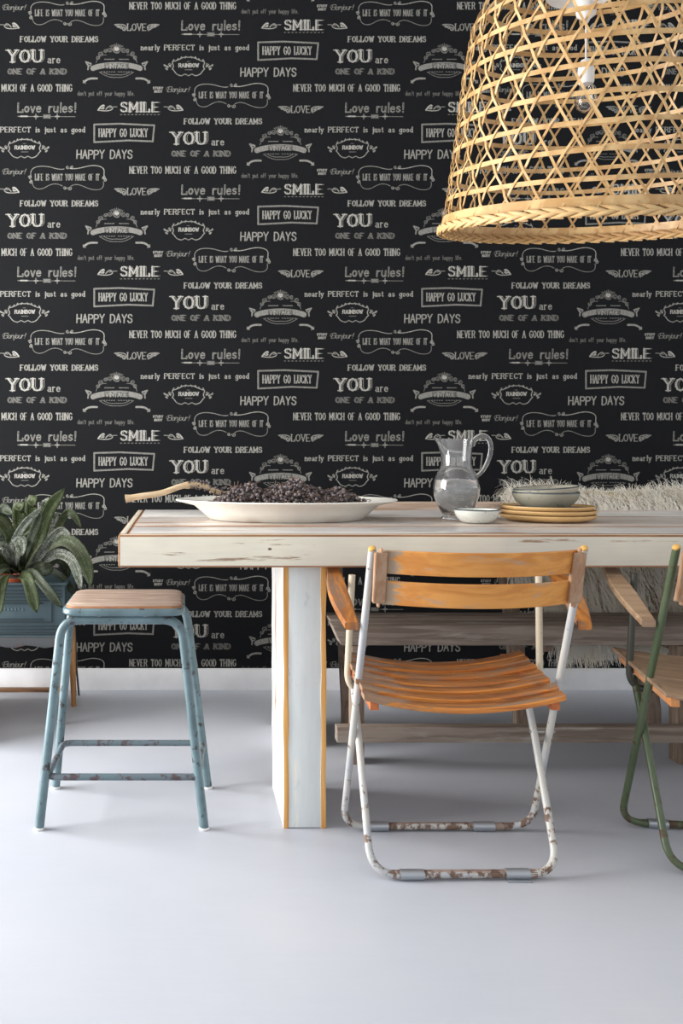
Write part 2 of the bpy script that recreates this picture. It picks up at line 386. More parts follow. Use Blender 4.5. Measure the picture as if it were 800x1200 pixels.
M['stool_wood'] = wood('stool_wood', srgb(182, 160, 146), srgb(150, 126, 112), (5, 60, 60), .5, srgb(204, 186, 170), .54)
M['stool_edge'] = wood('stool_edge', srgb(170, 120, 84), srgb(120, 78, 52), (6, 60, 60), .5)
M['bench_wood'] = wood('bench_wood', srgb(160, 146, 134), srgb(114, 98, 87), (3, 50, 50), .7, srgb(172, 162, 152), .56)
M['bench_post'] = wood('bench_post', srgb(158, 140, 124), srgb(108, 88, 74), (50, 50, 4), .7)
M['backboard'] = wood('backboard', srgb(204, 184, 168), srgb(170, 140, 118), (4, 60, 60), .55)
M['blue_tube'] = metal_paint('blue_tube', srgb(86, 107, 113), srgb(72, 68, 70), .57, None, .36, srgb(104, 127, 134))
M['blue_rust'] = metal_paint('blue_rust', srgb(96, 116, 122), srgb(98, 82, 84), .52, None, .4, srgb(100, 112, 120))
M['white_tube'] = metal_paint('white_tube', srgb(176, 178, 181), srgb(128, 102, 86), .61, .24, .35, srgb(190, 187, 180))
M['white_bar'] = metal_paint('white_bar', srgb(150, 130, 118), srgb(104, 80, 72), .52, None, .55, srgb(130, 108, 98))
M['cream_tube'] = metal_paint('cream_tube', srgb(204, 192, 168), srgb(150, 104, 66), .63, None, .4)
M['green_tube'] = metal_paint('green_tube', srgb(70, 84, 58), srgb(96, 76, 56), .60, .2, .35, srgb(82, 94, 68))
M['dark_tube'] = metal_paint('dark_tube', srgb(62, 62, 54), srgb(84, 66, 52), .6, None, .4)
M['clip'] = plain('clip', srgb(168, 172, 178), .35, .7)
M['screw'] = plain('screw', srgb(150, 145, 140), .35, .9)
M['plug'] = plain('plug', srgb(206, 160, 84), .5)
M['white_ceramic'] = plain('white_ceramic', srgb(246, 243, 234), .22)
M['crate'] = metal_paint('crate', srgb(62, 80, 86), srgb(92, 70, 62), .66, None, .55, srgb(54, 72, 79))
M['crate_base'] = metal_paint('crate_base', srgb(66, 69, 72), srgb(92, 62, 52), .56, None, .7)
M['crate_groove_shade'] = plain('crate_groove_shade', srgb(38, 52, 57), .6)  # darker than the tin: groove shadow painted into the colour
M['terracotta'] = plain('terracotta', srgb(186, 92, 52), .8, 0, srgb(170, 80, 46), 30)
M['soil'] = plain('soil', srgb(48, 38, 30), .95, 0, None, 40, .6)
M['crate_leg'] = wood('crate_leg', srgb(190, 140, 86), srgb(150, 104, 62), (40, 40, 5), .5)
M['floor_batten'] = wood('floor_batten', srgb(150, 112, 80), srgb(110, 78, 54), (5, 40, 40), .6)
M['cane'] = wood('cane', srgb(212, 178, 126), srgb(174, 132, 82), (14, 14, 14), .42)
M['cane_dark'] = wood('cane_dark', srgb(196, 158, 106), srgb(150, 110, 66), (14, 14, 14), .5)
M['lamp_white'] = plain('lamp_white', srgb(238, 238, 236), .3)
M['cord'] = plain('cord', srgb(220, 220, 218), .5)
M['stem'] = wood('stem', srgb(222, 200, 168), srgb(186, 156, 118), (8, 50, 50), .5)
M['twig'] = plain('twig', srgb(98, 76, 60), .8)
M['wool'] = plain('wool', srgb(252, 248, 240), .85, 0, srgb(246, 238, 222), 8)
M['hide'] = plain('hide', srgb(188, 172, 142), .95, 0, None, 14, .8)
M['window_frame'] = plain('window_frame', srgb(235, 235, 232), .4)
def glass(name, colr=(1, 1, 1, 1), ior=1.45, tr=1.0):
    m, nt, bs = new_mat(name)
    bs.inputs['Base Color'].default_value = colr; bs.inputs['Roughness'].default_value = .015
    bs.inputs['Transmission Weight'].default_value = tr; bs.inputs['IOR'].default_value = ior
    bump(nt, bs, noise(nt, coords(nt), 14, 2), .12, .004)
    return m
M['glass'] = glass('glass', tr=.97); M['water'] = glass('water', (1, 1, 1, 1), 1.33, .90); M['bulb_glass'] = glass('bulb_glass')
def speckled(name, base, dots, amt, rough, edge=None, scale=90):
    m, nt, bs = new_mat(name)
    n = noise(nt, coords(nt), scale, 4, .7)
    c = mix(nt, ramp(nt, n, [(amt, BW(0)), (amt+.03, BW(1))]), base, dots)
    c = mix(nt, .25, c, mix(nt, noise(nt, coords(nt), 12, 4), base, tuple(x*.7 for x in base[:3])+(1,)))
    nt.links.new(c, bs.inputs['Base Color']); bs.inputs['Roughness'].default_value = rough
    return m
M['speckle_white'] = speckled('speckle_white', srgb(222, 224, 216), srgb(110, 112, 102), .62, .25)
M['bowl_grey'] = speckled('bowl_grey', srgb(158, 154, 138), srgb(120, 116, 102), .6, .55, scale=40)
M['bowl_rim'] = plain('bowl_rim', srgb(70, 76, 78), .4)
M['bowl_light'] = speckled('bowl_light', srgb(176, 170, 154), srgb(140, 134, 120), .6, .55, scale=40)
M['plate_tan'] = speckled('plate_tan', srgb(222, 182, 124), srgb(190, 146, 92), .66, .45, scale=30)
M['plate_in'] = plain('plate_in', srgb(120, 118, 118), .3)
def berry_mat():
    m, nt, bs = new_mat('berry')
    gm = nt.nodes.new('ShaderNodeNewGeometry')
    c = ramp(nt, gm.outputs['Random Per Island'], [(0, srgb(44, 38, 42)), (.45, srgb(84, 74, 78)), (.75, srgb(96, 76, 66)), (1, srgb(132, 122, 124))])
    n = noise(nt, coords(nt), 160, 3)
    c = mix(nt, ramp(nt, n, [(.5, BW(0)), (.7, BW(1))]), c, srgb(140, 132, 134))
    nt.links.new(c, bs.inputs['Base Color']); bs.inputs['Roughness'].default_value = .6
    return m
M['berry'] = berry_mat()
def leaf_mat(name, green, silver, amt):
    m, nt, bs = new_mat(name)
    v = coords(nt, (14, 2.5, 1), 'UV')
    n = noise(nt, v, 1, 3, .5, .5)
    v2 = coords(nt, (2, 26, 1), 'UV')
    b = noise(nt, v2, 1, 4, .7, .4)
    f = mix(nt, .5, n, b)
    c = mix(nt, ramp(nt, f, [(amt, BW(0)), (amt+.1, BW(1))]), green, silver)
    nt.links.new(c, bs.inputs['Base Color']); bs.inputs['Roughness'].default_value = .6; bs.inputs['Specular IOR Level'].default_value = .25
    return m
M['leaf_green'] = leaf_mat('leaf_green', srgb(44, 54, 26), srgb(84, 90, 66), .50)
M['leaf_silver'] = leaf_mat('leaf_silver', srgb(56, 62, 48), srgb(122, 126, 118), .47)
M['leaf_dark'] = leaf_mat('leaf_dark', srgb(36, 44, 28), srgb(78, 84, 70), .50)

# ------------------------------------------------------------------ building helpers
def tag(o, label=None, cat=None, group=None, kind=None):
    if label: o['label'] = label
    if cat: o['category'] = cat
    if group: o['group'] = group
    if kind: o['kind'] = kind
    return o
def thing(name, label, cat, loc=(0, 0, 0), group=None):
    o = bpy.data.objects.new(name, None); COL.objects.link(o); o.location = loc
    o.empty_display_size = .1
    return tag(o, label, cat, group)
def origin(o):
    v = Vector((0, 0, 0))
    while o is not None: v += o.location; o = o.parent
    return v
def finish(name, verts, faces, mats, parent=None, smooth=True, fmat=None, uv=None, at=None, angle=40):
    """verts are world positions; stored relative to the parent (or to `at`)"""
    off = origin(parent) if parent is not None else Vector((0, 0, 0))
    loc = Vector((0, 0, 0))
    if at is not None: loc = Vector(at)-off; off = Vector(at)
    me = bpy.data.meshes.new(name)
    V = np.asarray([tuple(v) for v in verts], float)-np.array(off)
    me.from_pydata(V.tolist(), [], faces)
    if not isinstance(mats, (list, tuple)): mats = [mats]
    for m in mats: me.materials.append(M[m] if isinstance(m, str) else m)
    if fmat is not None: me.polygons.foreach_set('material_index', fmat)
    if uv is not None:
        l = me.uv_layers.new(name='UVMap')
        for lp in me.loops: l.data[lp.index].uv = uv[lp.vertex_index]
    if smooth:
        me.polygons.foreach_set('use_smooth', [True]*len(me.polygons))
        if angle: me.set_sharp_from_angle(angle=math.radians(angle))
    me.update()
    o = bpy.data.objects.new(name, me); COL.objects.link(o); o.location = loc
    if parent is not None: o.parent = parent
    return o
class MB:
    def __init__(s): s.v = []; s.f = []; s.m = []
    def add(s, v, f, mi=0):
        b = len(s.v); s.v += [tuple(x) for x in v]; s.f += [tuple(b+i for i in q) for q in f]; s.m += [mi]*len(f)
        return s
    def out(s, name, mats, parent=None, **k): return finish(name, s.v, s.f, mats, parent, fmat=s.m, **k)
def boxgeo(x0, x1, y0, y1, z0, z1, bev=.002, segx=1, wob=0, sd=0):
    """bevelled box, optionally cut along its longest side and made slightly uneven"""
    bm = bmesh.new(); bmesh.ops.create_cube(bm, size=1)
    for v in bm.verts:
        v.co = Vector(((x0+x1)/2+v.co.x*(x1-x0), (y0+y1)/2+v.co.y*(y1-y0), (z0+z1)/2+v.co.z*(z1-z0)))
    if segx > 1:
        ax = max(range(3), key=lambda i: (x1-x0, y1-y0, z1-z0)[i])
        es = [e for e in bm.edges if abs((e.verts[0].co-e.verts[1].co)[ax]) > 1e-5]
        bmesh.ops.subdivide_edges(bm, edges=es, cuts=segx-1, use_grid_fill=True)
        r = random.Random(sd)
        if wob:
            groups = {}
            for v in bm.verts: groups.setdefault(round(v.co[ax], 5), []).append(v)
            for k in sorted(groups)[1:-1]:
                for v in groups[k]:
                    for i in range(3):
                        if i != ax: v.co[i] += r.uniform(-wob, wob)
    if bev:
        es = [e for e in bm.edges if len(e.link_faces) == 2 and e.calc_face_angle(0) > .7]
        bmesh.ops.bevel(bm, geom=es, offset=bev, segments=2, affect='EDGES', profile=.6, clamp_overlap=True)
    bm.normal_update(); bm.verts.index_update()
    v = [x.co.copy() for x in bm.verts]; f = [[q.index for q in p.verts] for p in bm.faces]
    nm = [p.normal.copy() for p in bm.faces]; bm.free()
    return v, f, nm
def box(name, x0, x1, y0, y1, z0, z1, mats, parent=None, bev=.002, segx=1, wob=0, sd=0, pick=None, xf=None, at=None):
    v, f, nm = boxgeo(x0, x1, y0, y1, z0, z1, bev, segx, wob, sd)
    fm = None
    if pick: fm = [pick(n) for n in nm]
    elif isinstance(mats, (list, tuple)) and len(mats) > 1: fm = [0 if max(abs(c) for c in n) > .97 else 1 for n in nm]
    if xf: v = [xf(q) for q in v]
    return finish(name, v, f, mats, parent, fmat=fm, angle=30, at=at)
def fillet(pts, rad, n=7):
    pts = [Vector(p) for p in pts]; out = [pts[0]]
    for a, b, c in zip(pts, pts[1:], pts[2:]):
        u = (a-b).normalized(); v = (c-b).normalized()
        ang = u.angle(v); r = rad if not isinstance(rad, dict) else rad.get(tuple(b), .02)
        t = min(r/math.tan(ang/2), (a-b).length*.48, (c-b).length*.48)
        p0, p1 = b+u*t, b+v*t
        for i in range(n+1):
            s = i/n; out.append((1-s)**2*p0+2*s*(1-s)*b+s*s*p1)
    out.append(pts[-1]); return out
def sweepgeo(pts, r, n=12, cap=True, flat=None):
    pts = [Vector(p) for p in pts]; N = len(pts)
    rs = [r]*N if isinstance(r, (int, float)) else list(r)
    T = [(pts[min(i+1, N-1)]-pts[max(i-1, 0)]).normalized() for i in range(N)]
    up = Vector((0, 0, 1)) if abs(T[0].z) < .9 else Vector((0, 1, 0))
    nrm = (up-T[0]*up.dot(T[0])).normalized(); v = []; f = []
    for i in range(N):
        nrm = (nrm-T[i]*nrm.dot(T[i])).normalized(); bi = T[i].cross(nrm)
        for k in range(n):
            a = 2*math.pi*k/n; v.append(pts[i]+(nrm*math.cos(a)*(flat or 1)+bi*math.sin(a))*rs[i])
    for i in range(N-1):
        for k in range(n):
            f.append((i*n+k, i*n+(k+1) % n, (i+1)*n+(k+1) % n, (i+1)*n+k))
    if cap: f.append(tuple(range(n))[::-1]); f.append(tuple((N-1)*n+k for k in range(n)))
    return v, f
def sweep(name, pts, r, mat, parent=None, n=12, flat=None, at=None):
    v, f = sweepgeo(pts, r, n, True, flat); return finish(name, v, f, mat, parent, angle=50, at=at)
def lathegeo(prof, n=40, c=(0, 0, 0), sx=1, sy=1, wob=0, sd=0):
    r = random.Random(sd); v = []; f = []
    ph = [r.uniform(0, 6.28) for _ in range(3)]
    for (R, z) in prof:
        for k in range(n):
            a = 2*math.pi*k/n
            q = R*(1+wob*(math.sin(2*a+ph[0])+.6*math.sin(3*a+ph[1])))
            v.append(Vector((c[0]+q*math.cos(a)*sx, c[1]+q*math.sin(a)*sy, c[2]+z)))
    for i in range(len(prof)-1):
        for k in range(n): f.append((i*n+k, i*n+(k+1) % n, (i+1)*n+(k+1) % n, (i+1)*n+k))
    if prof[0][0] > 1e-6: f.append(tuple(range(n))[::-1])
    if prof[-1][0] > 1e-6: f.append(tuple((len(prof)-1)*n+k for k in range(n)))
    return v, f
def lathe(name, prof, mat, parent=None, n=40, c=(0, 0, 0), angle=50, **k):
    v, f = lathegeo(prof, n, c, **k); return finish(name, v, f, mat, parent, angle=angle)
def cubic(pts, n):
    """Catmull-Rom through points"""
    p = [Vector(q) for q in pts]; p = [p[0]*2-p[1]]+p+[p[-1]*2-p[-2]]; out = []
    segs = len(p)-3
    for i in range(n+1):
        t = i/n*segs; k = min(int(t), segs-1); t -= k; a, b, c, d = p[k:k+4]
        out.append(.5*((2*b)+(c-a)*t+(2*a-5*b+4*c-d)*t*t+(3*b-a-3*c+d)*t**3))
    return out

# ------------------------------------------------------------------ the room
XL, XR, YB, ZC = -2.75, 4.2, -2.2, 3.05
def struct(o): o['kind'] = 'structure'; return o
struct(box('floor', XL-.1, XR, YB, DW+.1, -.06, 0, 'floor', bev=0))
struct(box('wall_back', XL-.1, XR, DW, DW+.12, 0, ZC, 'wallpaper', bev=0))
struct(box('baseboard_back', XL, XR, DW-.014, DW, 0, .087, 'skirting', bev=.002))
struct(box('ceiling', XL-.1, XR, -1.6, DW+.12, ZC, ZC+.08, 'white_wall', bev=0))
wl = MB()       # left wall with a window opening, the daylight side of the room (outside the frame)
for (y0, y1, z0, z1) in ((YB, 1.3, 0, ZC), (3.4, DW, 0, ZC), (1.3, 3.4, 0, .1), (1.3, 3.4, 2.5, ZC)):
    v, f, _ = boxgeo(XL-.12, XL, y0, y1, z0, z1, 0); wl.add(v, f)
struct(wl.out('wall_left', 'white_wall', smooth=False))
wf = MB()
for (y0, y1, z0, z1) in ((1.3, 1.36, .1, 2.5), (3.34, 3.4, .1, 2.5), (1.36, 3.34, .1, .16), (1.36, 3.34, 2.44, 2.5), (2.32, 2.38, .16, 2.44)):
    v, f, _ = boxgeo(XL-.1, XL-.02, y0, y1, z0, z1, .003); wf.add(v, f)
struct(wf.out('window_1', 'window_frame', smooth=False))

# ------------------------------------------------------------------ the plank table
YF, YK, ZT, ZB = 2.2, 3.18, .76, .678
XT0, XT1 = -.1645, 2.25
T = thing('dining_table', 'long plank dining table in chipped white paint on square timber legs', 'table', (1.05, 2.69, 0))
cuts = [(2.2305, 2.446, 'top_paint'), (2.452, 2.815, 'top_paint2'), (2.822, 3.18, 'top_paint')]
for i, (y0, y1, mt) in enumerate(cuts):
    def sl(q): return Vector((q.x+(q.y-YF)*.0, q.y, q.z))
    box('plank', XT0+.0205, XT1, y0, y1, ZT-.032, ZT+[0, .0008, -.0006][i], [mt, 'bare_edge'], T, .006, 8, .0006, i, xf=sl)
box('front_board', XT0, XT1, YF, YF+.030, ZB, ZT, ['table_paint', 'bare_edge'], T, .005, 10, .0004, 4)
box('back_board', XT0, XT1, YK-.034, YK, ZB, ZT-.0325, ['table_paint', 'bare_edge'], T, .003)
box('side_board', XT0, XT0+.020, YF+.0305, YK-.035, ZB, ZT+.0003, ['table_paint', 'bare_edge'], T, .003)
box('cross_rail', .40, .47, YF+.04, YK-.04, ZB+.005, ZT-.034, 'bare_edge', T, .003)
def table_leg(x0, y0, x1, y1):
    z1 = ZT-.034 if y0 > 2.3 else ZB+.002
    mb = MB()
    L = bpy.data.objects.new('leg', None)
    v, f, nm = boxgeo(x0+.0125, x1-.0125, y0+.001, y1-.001, .002, z1, .0015, 8, .0004, 3)
    leg = finish('leg', v, f, 'leg_paint', T, angle=30)
    for a, b in ((x0, x0+.0135), (x1-.0135, x1)):
        for c, d in ((y0, y0+(y1-y0)*.68), (y0+(y1-y0)*.695, y1)):
            pk = lambda n: 0 if abs(n.x) > .9 else 1
            box('side_plank', a, b, c, d, 0, z1, ['leg_side', 'leg_edge'], leg, .0015, 10, .0014, int(a*900), pick=pk)
    return leg
table_leg(.2568, 2.25, .3666, 2.53)
table_leg(.312, 2.86, .418, 3.1)
table_leg(1.75, 2.25, 1.86, 2.53); table_leg(1.75, 2.86, 1.86, 3.1)

# ------------------------------------------------------------------ bench behind the table with a high back
B = thing('bench', 'weathered grey-brown wooden bench behind the table under the sheepskin', 'bench', (1.25, 2.95, 0))
def endcut(q):     # the seat boards run back at their left end
    return Vector((q.x+max(0, (.43-q.z))*.45*(1 if q.x < .6 else 0), q.y, q.z))
box('seat_board', .462, 2.1, 2.715, 2.80, .368, .430, 'bench_wood', B, .004, 8, .0006, 1, xf=endcut)
box('seat_board', .470, 2.1, 2.812, 2.93, .385, .432, 'bench_wood', B, .004, 8, .0006, 2, xf=endcut)
box('foot_rail', .468, 2.1, 2.665, 2.708, .082, .129, 'bench_wood', B, .003, 6, .0005, 5)
for x0, x1 in ((.522, .56), (1.535, 1.60)):
    box('leg', x0, x1, 2.71, 2.77, 0, .367, 'bench_post', B, .003)
def lean(q): return Vector((q.x, q.y+.22*max(0, q.z-.1)/.68, q.z))
for x0, x1 in ((.538, .566), (1.125, 1.18), (1.56, 1.62)):
    box('back_post', x0, x1, 2.965, 2.995, 0, .775, 'bench_post', B, .003, 8, xf=lean)
for x0 in (.53, 1.14, 1.56): box('seat_bearer', x0, x0+.035, 2.775, 3.0, .335, .366, 'bench_post', B, .002)
box('back_board', .50, 2.1, 3.222, 3.248, .70, .785, 'backboard', B, .003, 6)

# ------------------------------------------------------------------ sheepskin over the bench back
SK = thing('sheepskin', 'white long-haired sheepskin draped over the back of the bench', 'sheepskin', (1.5, 3.2, .3))
prof = cubic([(0, 3.005, .335), (0, 3.035, .42), (0, 3.10, .55), (0, 3.165, .70), (0, 3.20, .78), (0, 3.235, .812), (0, 3.27, .78), (0, 3.285, .66), (0, 3.29, .5)], 40)
def skx(t, side):   # outline: narrower flaps at the ends, wavy
    if side < 0: return 1.165-.06*math.exp(-((t-.36)/.1)**2)+.12*max(0, 1-t/.28)**1.0+.02*math.sin(t*17)+ (.06 if t > .58 else 0)
    return 2.25-.2*max(0, 1-t/.3)+.02*math.sin(t*13)
nu = 36; V = []; Fc = []
for i, p in enumerate(prof):
    t = i/40
    for j in range(nu+1):
        x = skx(t, -1)+.035+(skx(t, 1)-skx(t, -1)-.07)*j/nu
        V.append((x, p.y+.006*math.sin(x*23+t*9), p.z+.012*math.sin(x*9+1)*(1 if .3 < t < .8 else .4)))
for i in range(40):
    for j in range(nu): Fc.append((i*(nu+1)+j, i*(nu+1)+j+1, (i+1)*(nu+1)+j+1, (i+1)*(nu+1)+j))
hd = finish('hide', V, Fc, 'hide', SK)
md = hd.modifiers.new('thickness', 'SOLIDIFY'); md.thickness = .006; md.offset = 0
r = np.random.default_rng(5)
NS = 34000; SEG = 5
ti = r.random(NS)**1.0; ti[:7000] = r.uniform(.5, .78, 7000); tj = r.random(NS)
ti[7000:11000] = r.uniform(0, .06, 4000); ti[11000:22000] = r.uniform(.04, .5, 11000)
Pn = np.array([[p.y, p.z] for p in prof])
def prof_at(t):
    k = np.clip(t*40, 0, 39.999); i = k.astype(int); fr = (k-i)[:, None]
    return Pn[i]*(1-fr)+Pn[i+1]*fr
base = prof_at(ti); nxt = prof_at(np.clip(ti+.02, 0, 1)); prv = prof_at(np.clip(ti-.02, 0, 1))
tan = nxt-prv; tan /= np.linalg.norm(tan, axis=1)[:, None]
nor = np.stack([-tan[:, 1], tan[:, 0]], 1)     # outward (towards the room / up)
xl = np.array([skx(t, -1) for t in ti]); xr = np.array([skx(t, 1) for t in ti])
X0 = xl+(xr-xl)*tj; 
clump = np.stack([np.sin(X0*61+ti*9)*.6+np.sin(X0*143+2)*.5, np.sin(X0*47+ti*21)*.4], 1)
L = r.uniform(.035, .07, NS)*(1+.35*np.sin(X0*11))+np.where(ti < .5, .03, 0)+np.where(ti < .07, .04, 0)
wd = r.uniform(.0011, .0021, NS)*np.where(ti < .5, 1.35, 1)
pos = np.stack([X0, base[:, 0], base[:, 1]], 1)
d = np.stack([r.normal(0, .25, NS)+clump[:, 0]*.35, nor[:, 0]+r.normal(0, .25, NS), nor[:, 1]*.7-.25+r.normal(0, .3, NS)], 1)
d /= np.linalg.norm(d, axis=1)[:, None]
verts = np.zeros((NS, SEG+1, 2, 3))
curlv = r.normal(0, .35, NS)
for s in range(SEG+1):
    wv = wd*(1-s/SEG*.75)
    side = np.stack([np.ones(NS), np.zeros(NS)+.25, np.zeros(NS)], 1)
    verts[:, s, 0] = pos-side*wv[:, None]; verts[:, s, 1] = pos+side*wv[:, None]
    pos = pos+d*(L/SEG)[:, None]
    d = d+np.stack([curlv*np.sin(s*1.7+X0*300), 0*X0, -.42+0*X0], 1)*(1 if s else .5)
    d /= np.linalg.norm(d, axis=1)[:, None]
idx = np.arange(NS*(SEG+1)*2).reshape(NS, SEG+1, 2)
q = np.stack([idx[:, :-1, 0], idx[:, :-1, 1], idx[:, 1:, 1], idx[:, 1:, 0]], -1).reshape(-1, 4)
me = bpy.data.meshes.new('wool'); me.from_pydata((verts.reshape(-1, 3)-np.array(SK.location)).tolist(), [], q.tolist())
me.materials.append(M['wool']); me.polygons.foreach_set('use_smooth', [True]*len(me.polygons))
wo = bpy.data.objects.new('wool', me); COL.objects.link(wo); wo.parent = SK; wo['kind'] = 'stuff'

# ------------------------------------------------------------------ stool
ST = thing('stool', 'square-seated stool with pale blue tube legs and a worn wooden seat', 'stool', (-.155, 2.39, 0))
def rrect(x0, x1, y0, y1, r, n=6):
    out = []
    for cx, cy, a in ((x1-r, y1-r, 0), (x0+r, y1-r, 90), (x0+r, y0+r, 180), (x1-r, y0+r, 270)):
        for i in range(n+1):
            t = math.radians(a+90*i/n); out.append((cx+r*math.cos(t), cy+r*math.sin(t)))
    return out
def slab(name, x0, x1, y0, y1, z0, z1, r, mats, parent, ch=.004, dish=0):
    mb = MB(); cxx, cyy = (x0+x1)/2, (y0+y1)/2
    rings = [(r, 0, z0+ch*.6, -ch*.6), (r, 0, z0+ch, 0), (r, 0, z1-ch, 0), (r, 0, z1-ch*.3, -ch*.4), (r, 0, z1, -ch)]
    vs = []; n = None
    first = rrect(x0+ch, x1-ch, y0+ch, y1-ch, r-ch*.5); vs.append([(a, b, z0) for a, b in first])
    for _, _, z, g_ in rings[1:]:
        vs.append([(a, b, z) for a, b in rrect(x0-g_, x1+g_, y0-g_, y1+g_, r+g_*.5)])
    n = len(first)
    for k in (.75, .4): vs.append([(cxx+(a-cxx)*k, cyy+(b-cyy)*k, z1-dish*(1-k)) for a, b, _z in vs[4]])
    V = [p for l in vs for p in l]; Fc = []; fm = []
    for i in range(len(vs)-1):
        for k in range(n):
            Fc.append((i*n+k, i*n+(k+1) % n, (i+1)*n+(k+1) % n, (i+1)*n+k)); fm.append(1 if i < 3 and len(mats) > 1 else 0)
    Fc.append(tuple(range(n))[::-1]); Fc.append(tuple((len(vs)-1)*n+k for k in range(n))); fm += [0, 0]
    return finish(name, V, Fc, mats, parent, fmat=fm, angle=35)
zs = .566
slab('seat', -.311, -.003, 2.272, 2.548, zs-.022+.010, zs+.004, .035, ['stool_wood', 'stool_edge'], ST, .008, .002)
slab('seat_frame', -.318, .004, 2.264, 2.556, zs-.024, zs-.004, .042, ['blue_tube'], ST, .006)
rt = .0122
def uframe(yb, yt, xl, xr, xtl, xtr):
    pts = fillet([(xl, yb, .004), (xtl, yt, .531), (xtr, yt, .531), (xr, yb, .004)], .055, 8)
    return pts
f1 = uframe(2.245, 2.285, -.370, .053, -.318, -.006)
f2 = uframe(2.52, 2.515, -.368, .070, -.322, .006)
for fr in (f1, f2):
    t1 = fr[:len(fr)//2+1]
    lg = sweep('leg_frame', fr, rt, 'blue_tube', ST, 14)
    for e in (fr[0], fr[-1]):
        v, f = lathegeo([(.0, 0), (.0115, 0), (.0132, .002), (.0132, .006), (.0122, .007)], 14, (e.x, e.y, 0))
        finish('foot_cap', v, f, 'lamp_white', lg)
def onleg(fr, left, z):
    a, b = (fr[0], fr[1]) if left else (fr[-1], fr[-2])
    t = (z-a.z)/(b.z-a.z); return a+(b-a)*t
zr = .131
a, b = onleg(f1, 1, zr), onleg(f1, 0, zr); c_, d_ = onleg(f2, 1, zr), onleg(f2, 0, zr)
ring = fillet([b+Vector((0, .0, 0)), a+Vector((.006, 0, 0)), c_+Vector((.012, -.0, 0)), d_-Vector((.0, 0, 0))], .03, 6)
sweep('foot_ring', ring, .0088, 'blue_rust', ST, 12)
sweep('side_rung', [b, d_], .0082, 'blue_rust', ST, 12)
for x in (-.22, -.10):
    for y in (2.285, 2.515): lathe('bolt', [(0, 0), (.006, 0), (.006, .012), (.009, .013), (.009, .02), (0, .02)], 'screw', ST, 10, (x, y, .5365-.012))

